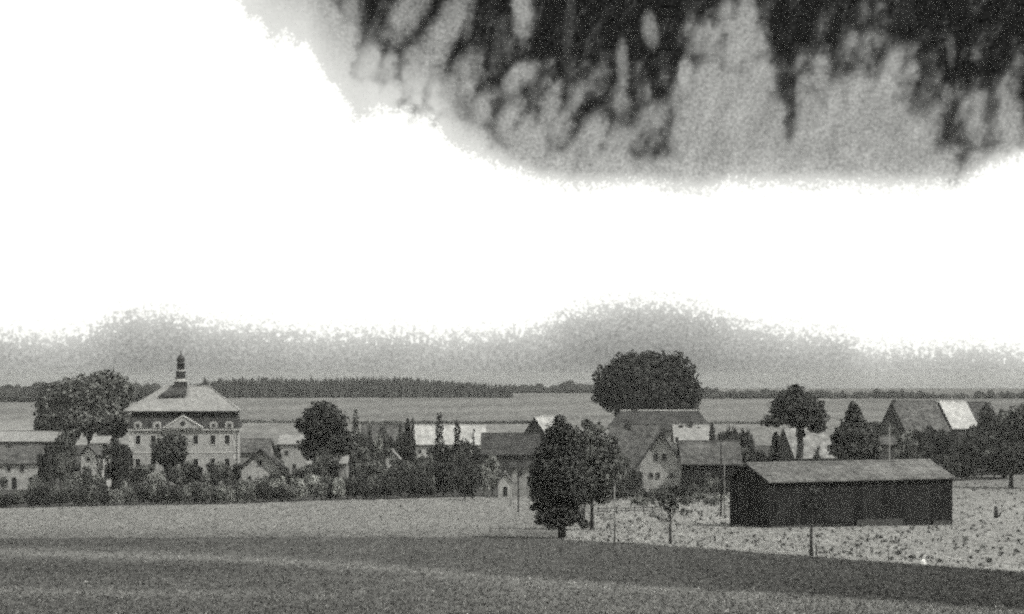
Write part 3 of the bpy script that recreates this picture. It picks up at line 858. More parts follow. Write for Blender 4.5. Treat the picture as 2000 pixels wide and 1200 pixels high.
def window(parent, x, z, w, h, yf, arched=False, m=frame_grey, side='front', rnd_=False, name='window', cross=True):
    """frame ring with sill and pane on a wall face; yf: wall plane. side 'front' faces -Y, 'left' faces -X"""
    fr, pn, sl = MB(), MB(), MB()
    t_ = 0.12
    def bx(mb, u0, u1, p0, p1, z0, z1):
        if side == 'front': mb.box(x + u0, x + u1, yf - p1, yf - p0, z + z0, z + z1)
        else: mb.box(yf - p1, yf - p0, x + u0, x + u1, z + z0, z + z1)
    bx(fr, -w / 2 - t_, -w / 2, -0.02, 0.07, -h / 2 - t_, h / 2 + t_)
    bx(fr, w / 2, w / 2 + t_, -0.02, 0.07, -h / 2 - t_, h / 2 + t_)
    bx(fr, -w / 2, w / 2, -0.02, 0.07, h / 2, h / 2 + t_)
    bx(fr, -w / 2, w / 2, -0.02, 0.07, -h / 2 - t_, -h / 2)
    o = fr.build(name, m, parent)
    bx(pn, -w / 2, w / 2, -0.02, 0.02, -h / 2, h / 2)
    pn.build('pane', glass_dark, o)
    return o


def gable_house(name, c0, c1, eave, ridge, d, depth, label, cat='house', wall=wall_grey, roof=roof_mid, ridge_axis='x', rz=0.0, hip=0.0, over=0.35,
                windows=(), chimneys=(), doors=(), base_drop=0.6, gable_mat=None, apex_col=None, ridge_cap=None, half_hip=0.0):
    """front wall spans photograph columns c0..c1 at distance d. windows: (col, row, w_px, h_px)"""
    k = d / F
    cx = 0.5 * (c0 + c1); w = (c1 - c0) * k
    base = gp(cx, d=d)
    H = (HOR - eave) * k - base.z
    Rr = (eave - ridge) * k
    t_ = thing(name, base, label, cat, None, rz)
    hw = w / 2
    wb = MB()
    zb = -base_drop
    if ridge_axis == 'x':
        # gable ends on the sides
        Rr = Rr * 1.0 + depth * 0.0
        if hip:
            wb.box(-hw, hw, 0, depth, zb, H)
        else:
            wb.prism([(0, zb), (0, H), (depth / 2, H + Rr), (depth, H), (depth, zb)], 'x', -hw, hw)
    else:
        wb.prism([(-hw, zb), (-hw, H), (0, H + Rr), (hw, H), (hw, zb)], 'y', 0, depth)
    wb.build('wall', wall, t_)
    rb = MB()
    th = 0.16
    lift = 0.06 + th
    if ridge_axis == 'x':
        sl = Rr / (depth / 2); o_ = over
        e0 = (-hw - o_, -o_, H - sl * o_ + lift); e1 = (hw + o_, -o_, H - sl * o_ + lift)
        b0 = (-hw - o_, depth + o_, H - sl * o_ + lift); b1 = (hw + o_, depth + o_, H - sl * o_ + lift)
        hp = hip
        r0 = (-hw - o_ + hp * (w + 2 * o_), depth / 2, H + Rr + lift); r1 = (hw + o_ - hp * (w + 2 * o_), depth / 2, H + Rr + lift)
        rb.slab([e0, e1, r1, r0], th)
        rb.slab([b1, b0, r0, r1], th)
        if hp:
            rb.slab([b0, e0, r0], th); rb.slab([e1, b1, r1], th)
        capm = MB().tube([r0, r1], [0.14, 0.14], 6)
    else:
        sl = Rr / hw; o_ = over
        for s in (-1, 1):
            e0 = (s * (hw + o_), -o_, H - sl * o_ + lift); e1 = (s * (hw + o_), depth + o_, H - sl * o_ + lift)
            r0 = (0, -o_, H + Rr + lift); r1 = (0, depth + o_, H + Rr + lift)
            rb.slab([e0, r0, r1, e1] if s > 0 else [r0, e0, e1, r1], th)
        bb = MB()
        for s in (-1, 1):
            e0 = (s * (hw + o_), -o_ - 0.03, H - sl * o_ + lift); r0 = (0, -o_ - 0.03, H + Rr + lift)
            q = [(e0[0], e0[2] - 0.24), (e0[0], e0[2] + 0.01), (r0[0], r0[2] + 0.01), (r0[0], r0[2] - 0.24)]
            bb.prism(q if s < 0 else q[::-1], 'y', -o_ - 0.06, -o_ - 0.003)
        bb.build('bargeboard', timber, t_)
        capm = MB().tube([(0, -o_, H + Rr + lift), (0, depth + o_, H + Rr + lift)], [0.13, 0.13], 6)
    rf = rb.build('roof', roof, t_)
    capm.build('ridge_cap', ridge_cap or roof, rf)
    for (c, r, ww, hh_) in windows:
        window(t_, (c - cx) * k, (HOR - r) * k - base.z, ww * k, hh_ * k, 0.0)
    for (c, r, ww, hh_) in doors:
        zc = (HOR - r) * k - base.z
        db = MB().box((c - cx - ww / 2) * k, (c - cx + ww / 2) * k, -0.06, 0.02, max(0.0, zc - hh_ * k / 2), zc + hh_ * k / 2)
        dr = db.build('door', timber, t_)
        MB().box((c - cx + ww * .3) * k, (c - cx + ww * .36) * k, -0.11, -0.062, 1.0, 1.12).build('handle', frame_grey, dr)
    for (c, r_top, ww, hh_) in chimneys:
        zc = (HOR - r_top) * k - base.z
        yc = depth / 2 - 0.5 if ridge_axis == 'x' else depth * 0.4
        x = (c - cx) * k
        cb = MB().box(x - ww * k / 2, x + ww * k / 2, yc - .3, yc + .3, zc - hh_ * k, zc)
        cb.box(x - ww * k / 2 - .06, x + ww * k / 2 + .06, yc - .36, yc + .36, zc - 0.18, zc + 0.003)
        cb.build('chimney', brick_mat, rf)
    return t_


# --- manor house
def manor():
    d = 345.0; k = d / F
    cx = 359.0
    base = gp(cx, d=d)
    rz = R(6.5)
    t_ = thing('manor_house', base, 'large pale manor house with a double hipped slate roof, pediment and ridge turret', 'house', None, rz)
    def zr(row): return (HOR - row) * k - base.z
    def xc(col): return (col - cx) * k
    hw = (464 - 254) * k / 2; dep = 13.0
    H = zr(841)
    MB().box(-hw, hw, 0, dep, -0.8, H).build('wall', wall_white, t_)
    # cornice and plinth
    MB().box(-hw - .35, hw + .35, -.35, dep + .35, H + .003, H + .42).build('cornice', stone_pale, t_)
    MB().box(-hw - .12, hw + .12, -.12, dep + .12, -0.8, 1.0).build('plinth', wall_grey, t_)
    sc_b = MB().box(-hw - .06, hw + .06, -.06, -.003, zr(884) - .12, zr(884) + .12)
    sc_b.build('string_course', stone_pale, t_)
    # quoins at the two front corners
    for s in (-1, 1):
        for i in range(8):
            zq = 1.1 + i * 1.15
            wq = 0.85 if i % 2 else 0.6
            x0, x1 = (hw - wq, hw + .05) if s > 0 else (-hw - .05, -hw + wq)
            MB().box(x0, x1, -.05, .3, zq, zq + 1.0).build('quoin', stone_pale, t_)
    # lower steep roof
    z0, z1 = H + .42, zr(803)
    a0, a1 = hw + .45, hw - .55
    lo = MB()
    lo.v += [(-a0, -.45, z0), (a0, -.45, z0), (a0, dep + .45, z0), (-a0, dep + .45, z0), (-a1, .55, z1), (a1, .55, z1), (a1, dep - .55, z1), (-a1, dep - .55, z1)]
    lo.f += [(0, 1, 5, 4), (1, 2, 6, 5), (2, 3, 7, 6), (3, 0, 4, 7), (4, 5, 6, 7), (3, 2, 1, 0)]
    lo.build('lower_roof', roof_dark, t_)
    # upper hipped roof with its own eaves
    z2 = zr(755)
    e = hw + .35; yy0, yy1 = -.25, dep + .25
    up_ = MB()
    rl = 3.9; cxr = xc(362)
    E = [(-e - .7, yy0, z1), (e, yy0, z1), (e, yy1, z1), (-e - .7, yy1, z1)]
    RR = [(cxr - rl, dep / 2, z2), (cxr + rl, dep / 2, z2)]
    up_.slab([E[0], E[1], RR[1], RR[0]], .18); up_.slab([E[2], E[3], RR[0], RR[1]], .18)
    up_.slab([E[1], E[2], RR[1]], .18); up_.slab([E[3], E[0], RR[0]], .18)
    ur = up_.build('upper_roof', roof_pale, t_)  # sun reflection on the upper slopes is put into the pale slate colour
    MB().box(-e - .7, e, yy0 - .08, yy0 - .003, z1 - .3, z1 - .02).build('gutter', timber, ur)
    for (p, q) in ((E[0], RR[0]), (E[1], RR[1])):
        MB().tube([p, q], [.13, .13], 6).build('hip_cap', roof_pale, ur)
    MB().tube([RR[0], RR[1]], [.15, .15], 6).build('ridge_cap', roof_pale, ur)
    # pediment with round window
    pm = MB()
    pa, pb, pz = xc(322), xc(394), zr(814)
    pm.prism([(pa, H + .42), ((pa + pb) / 2, pz), (pb, H + .42)], 'y', -.62, 2.2)
    pd = pm.build('pediment', wall_white, t_)
    for (p, q) in (((pa - .25, H + .45), ((pa + pb) / 2, pz + .15)), ((pb + .25, H + .45), ((pa + pb) / 2, pz + .15))):
        tr = MB()
        tr.tube([(p[0], -.66, p[1]), (q[0], -.66, q[1])], [.16, .16], 5)
        tr.build('moulding', stone_pale, pd)
    ocu = MB(); ocu.lathe([(.42, -.0), (.42, .12)], 12)
    oc = ocu.build('oculus', glass_dark, pd, loc=((pa + pb) / 2, -.61, H + 1.35)); oc.rotation_euler = (R(90), 0, 0)
    # little dormers sitting on the cornice
    for c in (271, 308, 417, 447):
        w = 1.5
        x = xc(c)
        db = MB()
        seg = [(x - w / 2, H + .45), (x - w / 2, H + 1.1)] + [(x + w / 2 * math.cos(R(180 - 22.5 * i)), H + 1.1 + .55 * math.sin(R(180 - 22.5 * i))) for i in range(1, 8)] + [(x + w / 2, H + 1.1), (x + w / 2, H + .45)]
        db.prism(seg, 'y', -.5, 1.0)
        dm = db.build('dormer', wall_white, t_)
        MB().box(x - .3, x + .3, -.53, -.503, H + .6, H + 1.2).build('pane', glass_dark, dm)
    # windows: two full storeys and small basement lights
    for r, hh_, cs in ((859, 17, (271, 300, 329, 357, 382, 415, 443)), (905, 18, (271, 300, 329, 357, 382, 415, 443)), (934, 8, (271, 300, 329, 382, 415, 443))):
        for c in cs:
            window(t_, xc(c), zr(r), 9.5 * k, hh_ * k, -.0 if r < 930 else -.12, m=stone_pale)
    MB().box(xc(357) - .7, xc(357) + .7, -.2, -.121, -.2, 2.6).build('door', timber, t_)
    # windows on the side that faces the cottage
    # turret on the ridge: square base, clock stage, open lantern, onion cap
    tx = xc(349); ty = dep / 2
    tb = MB().box(tx - 1.15, tx + 1.15, ty - 1.15, ty + 1.15, zr(775), zr(746))
    tur = tb.build('turret', roof_dark, t_)
    MB().box(tx - 1.28, tx + 1.28, ty - 1.28, ty + 1.28, zr(746) + .003, zr(746) + .22).build('turret_cornice', stone_pale, tur)
    MB().lathe([(.98, zr(746) + .22), (.95, zr(740)), ], 8, tx, ty, R(22.5)).build('pale_band', stone_pale, tur)
    MB().lathe([(1.0, zr(740) + .003), (1.08, zr(739)), (.92, zr(737)), (.9, zr(728)), (1.05, zr(727)), (.9, zr(725))], 8, tx, ty, R(22.5)).build('lower_lantern', copper, tur)
    MB().lathe([(.72, zr(725) + .003), (.7, zr(722))], 8, tx, ty, R(22.5)).build('pale_band', stone_pale, tur)
    for i in range(8):
        a = R(45 * i)
        MB().box(tx + .6 * math.cos(a) - .1, tx + .6 * math.cos(a) + .1, ty + .6 * math.sin(a) - .1, ty + .6 * math.sin(a) + .1, zr(722) + .003, zr(711)).build('post', copper, tur)
    MB().lathe([(.42, zr(722) + .003), (.42, zr(711))], 8, tx, ty).build('bell_chamber', glass_dark, tur)
    MB().lathe([(.8, zr(711) + .003), (.86, zr(710)), (.6, zr(708)), (.72, zr(704)), (.78, zr(701)), (.6, zr(697)), (.22, zr(693)), (.1, zr(690)), (.05, zr(684))], 12, tx, ty).build('cap', copper, tur, smooth=True)
    # dark slab added in the shape of the turret's shadow on the roof
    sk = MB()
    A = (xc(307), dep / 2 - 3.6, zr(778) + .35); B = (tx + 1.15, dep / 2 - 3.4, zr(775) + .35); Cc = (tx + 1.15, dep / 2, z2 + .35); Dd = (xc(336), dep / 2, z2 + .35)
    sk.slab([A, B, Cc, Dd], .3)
    sk.build('turret_shadow', roof_dark, ur)
    # chimneys at the ends of the ridge
    for c, rt in ((322, 760), (399, 758)):
        x = xc(c)
        MB().box(x - .35, x + .35, dep / 2 + .6, dep / 2 + 1.3, zr(780), zr(rt - 3)).build('chimney', brick_mat, ur)
    MB().tube([(hw - .2, -.13, H), (hw - .2, -.13, .1)], [.06, .06], 6).build('downpipe', timber, t_)
manor()

# --- the rest of the village, from the left edge to the right
gable_house('long_barn', -90, 106, 863, 846, 380, 12, 'long low barn with a pale roof and a dark shaded eave', 'barn', wall_dim, roof_pale, windows=[(20, 885, 8, 8), (60, 885, 8, 8)], ridge_cap=roof_mid)
gable_house('cottage', -25, 74, 905, 873, 325, 8, 'whitewashed cottage with a grey tiled roof below the long pale roofed barn', 'house', wall_white, roof_mid,
            windows=[(17, 915, 7, 10), (43, 915, 6, 12), (-8, 915, 7, 10), (60, 938, 7, 9)], doors=[(28, 944, 9, 22)], chimneys=[(10, 866, 8, 14)], rz=R(2))
gable_house('shed', 180, 208, 866, 856, 330, 5, 'small bright limewashed shed among the orchard trees next to the manor house', 'shed', wall_bright, roof_pale, windows=[(196, 878, 5, 5)])
gable_house('shed', 158, 188, 888, 872, 318, 4, 'bright gabled garden shed half hidden in leaves before the limewashed shed', 'shed', wall_bright, roof_mid, 'y', windows=[(172, 897, 6, 6)], rz=R(-8))
gable_house('outbuilding', 462, 524, 884, 861, 372, 8, 'low grey roofed outbuilding joined behind the small gabled cottage', 'building', wall_grey, roof_mid, windows=[(500, 897, 5, 7)])
gable_house('cottage', 472, 546, 912, 879, 322, 9, 'small cottage with a dark edged gable and one round topped window beside the manor', 'house', wall_white, roof_mid, 'y',
            windows=[(507, 905, 7, 9), (488, 935, 6, 8), (527, 935, 6, 8)], over=0.7, rz=R(4))
gable_house('farmhouse', 545, 600, 868, 852, 388, 9, 'pale plastered farmhouse partly hidden by the dark ragged tree', 'house', wall_white, roof_pale, windows=[(560, 885, 5, 8), (575, 912, 6, 9)])
gable_house('annex', 706, 796, 862, 832, 402, 8, 'grey walled annex behind the row of poplars', 'building', wall_white, roof_mid, windows=[(733, 874, 5, 8), (768, 874, 5, 8)])
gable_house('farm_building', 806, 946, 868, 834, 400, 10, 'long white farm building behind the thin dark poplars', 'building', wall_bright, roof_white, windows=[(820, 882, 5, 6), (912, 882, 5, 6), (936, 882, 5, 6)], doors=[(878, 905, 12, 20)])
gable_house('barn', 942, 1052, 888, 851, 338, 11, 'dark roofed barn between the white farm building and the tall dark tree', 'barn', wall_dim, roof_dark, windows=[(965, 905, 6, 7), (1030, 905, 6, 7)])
gable_house('house', 1012, 1078, 862, 817, 372, 10, 'steep gabled house with one bright roof slope behind the tall dark tree', 'house', wall_dim, roof_white, 'y', rz=R(-24), windows=[(1045, 850, 6, 8)])
gable_house('hut', 973, 1000, 942, 926, 290, 2.6, 'small pale gabled hut at the upper edge of the meadow', 'hut', wall_white, roof_pale, 'y', doors=[(987, 960, 8, 18)], over=0.15)
gable_house('shed', 1000, 1034, 914, 906, 296, 3.0, 'little plastered shed between the pale hut and the tall dark tree', 'shed', wall_grey, roof_dark, windows=[(1017, 926, 7, 8)])
gable_house('farmhouse', 1196, 1388, 838, 805, 408, 12, 'wide hipped roofed farmhouse with a pale ridge line under the huge oak', 'house', wall_grey, roof_dark, hip=0.12, chimneys=[(1245, 796, 7, 16)], ridge_cap=stone_pale, over=0.6)
gable_house('house', 1196, 1292, 918, 833, 330, 9.5, 'grey tiled house wing joining the gabled house with paired windows', 'house', wall_grey, roof_mid, windows=[(1222, 935, 7, 8), (1205, 935, 6, 8)], chimneys=[(1232, 824, 7, 16)])
gable_house('gabled_house', 1250, 1332, 905, 847, 316, 7, 'steep gabled house with a paired window in its plastered front', 'house', wall_white, roof_dark, 'y',
            windows=[(1272, 929, 6, 10), (1285, 929, 6, 10), (1281, 894, 7, 14), (1297, 894, 6, 13), (1312, 929, 6, 9)], over=0.8, rz=R(-4), chimneys=[(1296, 838, 7, 14)])
gable_house('house', 1320, 1386, 864, 833, 372, 8, 'pale roofed house with dark chimneys above the timber farm building', 'house', wall_grey, roof_pale, chimneys=[(1352, 824, 7, 20), (1333, 832, 7, 18), (1368, 835, 5, 10)], windows=[(1350, 878, 6, 8)])
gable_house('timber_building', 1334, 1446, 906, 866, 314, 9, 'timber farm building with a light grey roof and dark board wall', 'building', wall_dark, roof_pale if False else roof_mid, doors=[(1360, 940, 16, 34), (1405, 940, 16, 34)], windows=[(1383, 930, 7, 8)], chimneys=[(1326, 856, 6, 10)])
gable_house('cottage', 1405, 1475, 880, 862, 352, 7, 'low cottage roof between the two pointed spruces', 'house', wall_dim, roof_mid)
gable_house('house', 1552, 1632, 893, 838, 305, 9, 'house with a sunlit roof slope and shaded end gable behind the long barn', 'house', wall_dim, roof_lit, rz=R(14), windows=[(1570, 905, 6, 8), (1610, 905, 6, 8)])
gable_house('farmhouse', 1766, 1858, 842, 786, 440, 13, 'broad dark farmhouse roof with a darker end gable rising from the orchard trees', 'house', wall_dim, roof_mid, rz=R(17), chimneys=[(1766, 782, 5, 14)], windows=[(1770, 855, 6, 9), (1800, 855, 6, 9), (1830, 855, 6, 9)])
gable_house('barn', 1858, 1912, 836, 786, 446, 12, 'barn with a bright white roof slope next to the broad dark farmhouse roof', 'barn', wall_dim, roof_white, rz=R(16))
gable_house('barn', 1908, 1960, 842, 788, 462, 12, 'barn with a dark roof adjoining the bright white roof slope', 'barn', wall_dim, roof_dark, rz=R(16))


gable_house('shed', 1716, 1748, 868, 856, 318, 5, 'small grey roofed shed sunk among the orchard trees behind the barn', 'shed', wall_dim, roof_mid, windows=[(1732, 876, 5, 5)])
gable_house('house', 1944, 1992, 872, 846, 440, 8, 'low pale gabled house glimpsed through the trees above the stubble', 'house', wall_grey, roof_mid, windows=[(1960, 884, 4, 6), (1978, 884, 4, 6)], chimneys=[(1970, 846, 5, 12)])
gable_house('shed', 640, 676, 905, 893, 318, 5, 'pale roofed garden shed below the dark ragged tree', 'shed', wall_grey, roof_pale, windows=[(658, 914, 6, 6)])
gable_house('shed', 752, 778, 896, 882, 330, 4, 'small pale gabled shed left of the broad based conifer', 'shed', wall_bright, roof_pale, 'y', windows=[(765, 902, 5, 6)])

# --- the long timber barn in the stubble field
def big_barn():
    Nn = Vector(((1503 - 1000) / F * 188, 188)); Rt = Vector(((1857 - 1000) / F * 196, 196))
    u = (Rt - Nn); Lx = u.length; u.normalize()
    rz = math.atan2(u.y, u.x)
    zb = float(zg(191)) + 0.05
    t_ = thing('long_barn', (Nn.x, Nn.y, zb), 'long dark boarded barn with a mossy roof standing alone in the stubble field', 'barn', None, rz)
    D = 8.1
    H = (HOR - 941) * 189 / F - zb
    Rr = 1.42
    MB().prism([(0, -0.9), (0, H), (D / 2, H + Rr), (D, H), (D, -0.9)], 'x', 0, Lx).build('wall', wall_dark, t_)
    # vertical boards, uneven, joined (each under 10 px)
    rnd = random.Random(5)
    b = MB(); x = 0.02
    while x < Lx - .3:
        w = rnd.uniform(.24, .36); p = rnd.uniform(.02, .06)
        if not (6.2 < x < 9.8 or 15.6 < x < 18.9):
            b.box(x, x + w - .03, -p, -.002, -.5 + rnd.uniform(0, .1), H - .12)
        x += w
    y = .02
    while y < D - .3:
        w = rnd.uniform(.24, .36); p = rnd.uniform(.02, .06)
        zz = H + Rr * (1 - abs(y + w / 2 - D / 2) / (D / 2)) - .25
        b.box(-p, -.002, y, y + w - .03, -.5, zz)
        y += w
    o = b.build('boarding', wall_dark, t_); o['kind'] = 'stuff'
    # pale foot of the wall: lime-splashed plinth stones
    for (x0, x1) in ((.1, 6.0), (9.9, 15.4), (19.0, Lx - .1)):
        MB().box(x0, x1, -.16, -.07, -.6, .25 if x0 != 9.9 else .6).build('plinth', wall_dim, t_)
    # two double gates
    for (xa, xb) in ((6.3, 9.7), (15.7, 18.8)):
        for s in (0, 1):
            x0 = xa + s * (xb - xa) / 2; x1 = x0 + (xb - xa) / 2 - .04
            gt = MB().box(x0, x1, -.05, -.01, -.3, 3.7).build('gate', timber, t_)
            for z in (.4, 2.0, 3.4):
                MB().box(x0 + .05, x1 - .05, -.1, -.052, z, z + .16).build('ledge', timber, gt)
    # corner posts and sill beam
    for x in (0.0, Lx):
        MB().box(x - .12, x + .12, -.12, .12, -.6, H - .15).build('corner_post', timber, t_)
    MB().box(0.15, Lx - .15, -.12, -.062, H - .34, H - .1).build('wall_plate', timber, t_)
    # roof
    o_ = .35; th = .14; sl = Rr / (D / 2); lf = .07 + th
    rb = MB()
    for s in (0, 1):
        ye = -o_ if s == 0 else D + o_
        e0 = (-o_, ye, H - sl * o_ + lf); e1 = (Lx + o_, ye, H - sl * o_ + lf)
        r0 = (-o_, D / 2, H + Rr + lf); r1 = (Lx + o_, D / 2, H + Rr + lf)
        rb.slab([e0, e1, r1, r0] if s == 0 else [e1, e0, r0, r1], th)
    rf = rb.build('roof', roof_barn, t_)
    # shingle courses: shallow overlapping steps
    cs = MB(); n = 13
    for i in range(n):
        ta, tb_ = i / n, (i + 1) / n
        ya, yb = -o_ + (D / 2 + o_) * ta, -o_ + (D / 2 + o_) * tb_
        za, zb_ = H - sl * o_ + lf + sl * (ya + o_), H - sl * o_ + lf + sl * (yb + o_)
        m_ = 26
        for j in range(m_):
            xa = -o_ + (Lx + 2 * o_) * j / m_; xb = -o_ + (Lx + 2 * o_) * (j + 1) / m_ - .02
            up_ = rnd.uniform(.035, .085)
            cs.poly([(xa, ya, za + up_), (xb, ya, za + up_), (xb, yb, zb_ + .012), (xa, yb, zb_ + .012)])
            cs.poly([(xa, ya, za + .0), (xb, ya, za + .0), (xb, ya, za + up_), (xa, ya, za + up_)])
    so = cs.build('shingles', roof_barn, rf); so['kind'] = 'stuff'
    MB().tube([(-o_, D / 2, H + Rr + lf + .02), (Lx + o_, D / 2, H + Rr + lf + .02)], [.15, .15], 6).build('ridge_cap', roof_barn, rf)
    for (ya, yb) in ((-o_, D / 2), (D + o_, D / 2)):
        za, zb_ = H - sl * o_ + lf, H + Rr + lf
        q = [(ya, za - .25), (ya, za + .01), (yb, zb_ + .01), (yb, zb_ - .25)]
        MB().prism(q if ya < yb else q[::-1], 'x', -o_ - .05, -o_ - .003).build('bargeboard', timber, rf)
    # the white patch low on the roof
    yq = 1.2; zq = H - sl * o_ + lf + sl * (yq + o_) + .1
big_barn()

# ------------------------------------------------------------------ poles, posts, stones, tufts


def pole(col, base_row, top_row, r, label, m=timber, name='wooden_pole', cat='pole', d=None, cross=False):
    dd = dist_at(base_row) if d is None else d
    p = gp(col, d=dd)
    h = (HOR - top_row) * dd / F - p.z
    b = MB(); b.tube([(0, 0, -.3), (0.02, 0, h * .5), (0.0, 0.01, h)], [r, r * .9, r * .7], 8)
    if not cross:
        o = b.build(name, m, None, p, smooth=True)
        return tag(o, label, cat)
    t_ = thing(name, p, label, cat)
    b.build('shaft', m, t_, smooth=True)
    MB().box(-.5, .5, -.05, .05, h - .5, h - .4).build('cross_arm', m, t_)
    for x in (-.42, .42):
        MB().lathe([(.05, h - .397), (.07, h - .33), (.04, h - .25)], 8, x, 0).build('insulator', stone_pale, t_)
    return t_


pole(1012, 1001, 906, .09, 'thin dark pole standing on the meadow beside the tall dark tree')
pole(997, 990, 958, .08, 'short faint post next to the small pale hut', timber_pale, 'fence_post', 'post')
pole(1200, 1064, 948, .07, 'thin grey pole between the paler tree and the small thin crowned tree', timber_pale)
pole(1408, 1010, 868, .10, 'tall dark pole close to the shaded end of the long barn', cross=False)
pole(1415, 1010, 905, .07, 'pale post next to the tall dark pole at the barn end', timber_pale, 'fence_post', 'post')
pole(1594, 1086, 1062, .06, 'short stake leaning by the slim trunk before the barn', timber, 'stake', 'stake')
pole(1735, 1098, 1060, .05, 'thin stake at the lower edge of the stubble field', timber_pale, 'stake', 'stake')
pole(1737, 912, 835, .10, 'grey pole rising behind the barn roof', timber_pale, d=215)
# low rail fence on the rim of the pale strip
fa, fb = gp(1168, 1004), gp(1292, 1001)
ft = thing('rail_fence', fa, 'low dark rail fence between the paler tree and the small thin crowned tree', 'fence')
dv = fb - fa; nf = 7
for i in range(nf + 1):
    q = dv * (i / nf)
    MB().box(q.x - .05, q.x + .05, q.y - .05, q.y + .05, q.z - .3, q.z + .78 + .05 * (i % 3)).build('post', timber, ft)
for zr_ in (.3, .62):
    for i in range(nf):
        q0, q1 = dv * (i / nf), dv * ((i + 1) / nf)
        MB().tube([q0 + Vector((0, -.09, zr_)), q1 + Vector((0, -.09, zr_ + .03))], [.05, .04], 6).build('rail', timber, ft)
# marker stone
p = gp(1803, 1104)
b = MB(); b.lathe([(.14, -.1), (.2, .08), (.17, .24), (.07, .34)], 7)
tag(b.build('marker_stone', stone_white, None, p, R(15)), 'bright white marker stone at the edge of the stubble field', 'stone')
p = gp(1824, 1100)
b = MB(); b.lathe([(.14, -.1), (.18, .06), (.1, .14), (.04, .17)], 9)
tag(b.build('marker_stone', wall_grey, None, p), 'low pale stone near the bright white marker stone', 'stone')

# ground cover: short stubble and grass that nobody could count
def cover(name, n, c0, c1, rlo, rhi, hmin, hmax, tonefn, var, seed, mat_, label):
    r_ = np.random.RandomState(seed)
    c = r_.uniform(c0, c1, n); u = r_.uniform(0, 1, n)
    lo = rlo(c); hi = rhi(c)
    row = lo + (hi - lo) * u
    d = np.interp(row, _rr[_ok], _yy[_ok])
    x = (c - 1000) / F * d; zc = zg(d)
    tone = tonefn(c, row, d) * np.exp(r_.normal(size=n) * var)
    V = []; T = []
    for k in range(3):
        a = r_.uniform(0, 6.28, n); h = r_.uniform(hmin, hmax, n) * (0.4 + 0.6 * d / 160.0); w = h * r_.uniform(0.5, 1.1, n)
        ox, oy = r_.normal(size=n) * h * 0.5, r_.normal(size=n) * h * 0.5
        ca, sa = np.cos(a) * w * 0.5, np.sin(a) * w * 0.5
        lx, ly = r_.normal(size=n) * h * 0.45, r_.normal(size=n) * h * 0.45
        q = np.stack([np.stack([x + ox - ca, d + oy - sa, zc - 0.02], 1), np.stack([x + ox + ca, d + oy + sa, zc - 0.02], 1),
                      np.stack([x + ox + ca * .6 + lx, d + oy + sa * .6 + ly, zc + h], 1), np.stack([x + ox - ca * .6 + lx, d + oy - sa * .6 + ly, zc + h * .85], 1)], 1)
        V.append(q); T.append(np.repeat(tone * np.exp(r_.normal(size=n) * var * 0.5), 4))
    V = np.concatenate(V).reshape(-1, 3); T = np.concatenate(T)
    me_ = np_mesh(name, V, np.arange(len(V)).reshape(-1, 4), mat_)
    a_ = me_.attributes.new('tone', 'FLOAT', 'POINT'); a_.data.foreach_set('value', T.astype(np.float32))
    o = tag(link(name, me_), label, kind='stuff')
    return o


blade = mat('grass_blade', 0.1, ((1.0, 0.1),), rough=1.0, spec=0.0, coords='World', attr='tone')
k3f = lambda c: np.interp(c, [a for a, _ in K3], [b_ for _, b_ in K3])
k4f = lambda c: np.interp(c, [a for a, _ in K4], [b_ for _, b_ in K4])
cover('grass', 42000, -300, 2300, lambda c: k3f(c) - 1, lambda c: 1225 + 0 * c, .05, .12, lambda c, r, d: tone_near(c, r, d) * 1.2, .38, 401, blade, 'short rough grass and clods covering the dark foreground field')
cover('grass', 20000, -300, 1100, lambda c: k4f(c) - 1, lambda c: k3f(c) + 1, .05, .11, lambda c, r, d: tone_meadow(c, r, d) * 1.2, .25, 402, blade, 'short mown grass on the pale meadow below the hedge')
cover('stubble', 22000, 1100, 2300, lambda c: k4f(c) - 1, lambda c: k3f(c) + 1, .05, .11, lambda c, r, d: tone_rough(c, r, d) * 1.15, .33, 403, blade, 'pale mottled stubble around the long dark barn')
cover('stubble', 800, 1130, 2300, lambda c: k4f(c) + 4, lambda c: k3f(c) - 1, .12, .26, lambda c, r, d: 0.09 + 0 * c, .3, 404, blade, 'small dark weeds scattered thickly through the pale stubble')

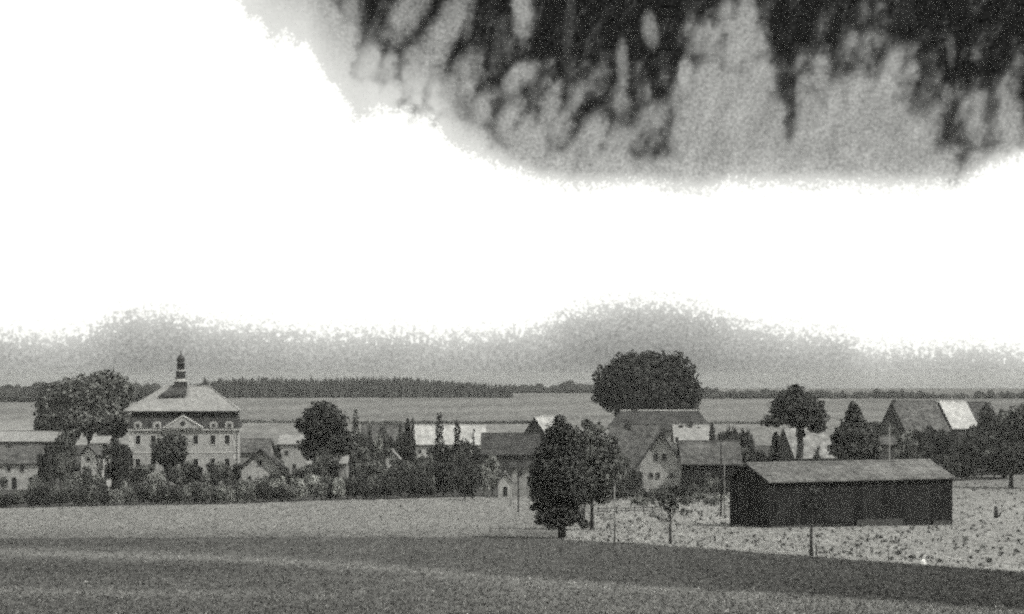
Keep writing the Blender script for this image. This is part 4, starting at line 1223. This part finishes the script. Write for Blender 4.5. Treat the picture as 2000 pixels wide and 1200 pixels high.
# dark weed clumps on the stubble
TUFT = []
for k in range(4):
    r_ = random.Random(k + 200)
    L = [(0, 0, .3, .34, .34, .3)] + [(r_.uniform(-.3, .3), r_.uniform(-.3, .3), r_.uniform(.15, .5), .2, .2, .2) for _ in range(3)]
    V, Q = leaf_cloud(L, 90, .13, 300 + k, 0.15)
    V[:, 2] = np.maximum(V[:, 2], 0.0)
    TUFT.append(np_mesh('weed_clump', V, Q, leaf_mid))
rnd = random.Random(9)
spots = [(1640, 1033), (1714, 1050), (1721, 1052), (1674, 1070), (1780, 1035), (1813, 1042), (1695, 1058), (1790, 1060), (1898, 1035), (1910, 1050), (1885, 1058),
         (1920, 1072), (1908, 1080), (1985, 1080), (1990, 1040), (1870, 1072), (1934, 1100), (1895, 1092), (1755, 1085), (1522, 1060), (1600, 1050), (1660, 1083), (1735, 1070),
         (1945, 985), (1932, 965), (1960, 1000), (1987, 1005), (1900, 1010), (1880, 990), (1918, 1020), (1970, 1055), (1955, 1085), (1955, 1075), (1704, 1080), (1812, 1092),
         (1240, 1010), (1255, 1030), (1238, 1040), (1390, 1035), (1430, 1045), (1462, 1058), (1345, 1030), (1375, 1055), (1490, 1050), (1225, 1022), (1180, 1038), (1440, 1030)]
for k in range(75):
    c = rnd.uniform(1560, 2010)
    lo = np.interp(c, [1490, 1860, 1870, 2000], [1032, 1022, 945, 935]); hi = np.interp(c, [a for a, _ in K3], [b_ for _, b_ in K3]) - 4
    spots.append((c, rnd.uniform(lo, hi)))
for k in range(30):
    c = rnd.uniform(1170, 1500)
    hi = np.interp(c, [a for a, _ in K3], [b_ for _, b_ in K3]) - 4
    spots.append((c, rnd.uniform(985, hi) if c < 1400 else rnd.uniform(1018, hi)))
for i, (c, r) in enumerate(spots):
    o = link('weed_clump', TUFT[i % 4], None, gp(c, r), rnd.uniform(0, 6))
    s = rnd.uniform(.38, .6) if i < 35 else rnd.uniform(.2, .42)
    o.scale = (s * rnd.uniform(.8, 1.3), s, s * rnd.uniform(.6, 1.3))
    if c > 1500: tag(o, 'small dark weed clump dotted over the pale stubble around the barn', 'plant', 'weed clumps on the stubble by the barn')
    else: tag(o, 'small dark weed clump on the pale strip below the gabled house', 'plant', 'weed clumps on the strip below the gabled house')
# taller dark stump on the right
p = gp(1945, 1012)
b = MB(); b.tube([(0, 0, -.2), (.05, 0, .7), (.0, .05, 1.35)], [.28, .22, .17], 9)
tag(b.build('tree_stump', bark, None, p, smooth=True), 'upright dark stump on the stubble beyond the far barn corner', 'stump')

# ------------------------------------------------------------------ haze
hz = MB().box(-4100, 4100, -620, 4050, -22.0, 9.5)
hm = bpy.data.materials.new('haze'); hm.use_nodes = True
t = hm.node_tree; t.nodes.clear()
ho = t.nodes.new('ShaderNodeOutputMaterial'); hv = t.nodes.new('ShaderNodeVolumePrincipled')
hv.inputs['Color'].default_value = (0.93, 0.94, 0.90, 1)
hv.inputs['Density'].default_value = 0.00016
hv.inputs['Anisotropy'].default_value = 0.2
t.links.new(hv.outputs[0], ho.inputs['Volume'])
o = hz.build('haze', hm)
o['kind'] = 'stuff'
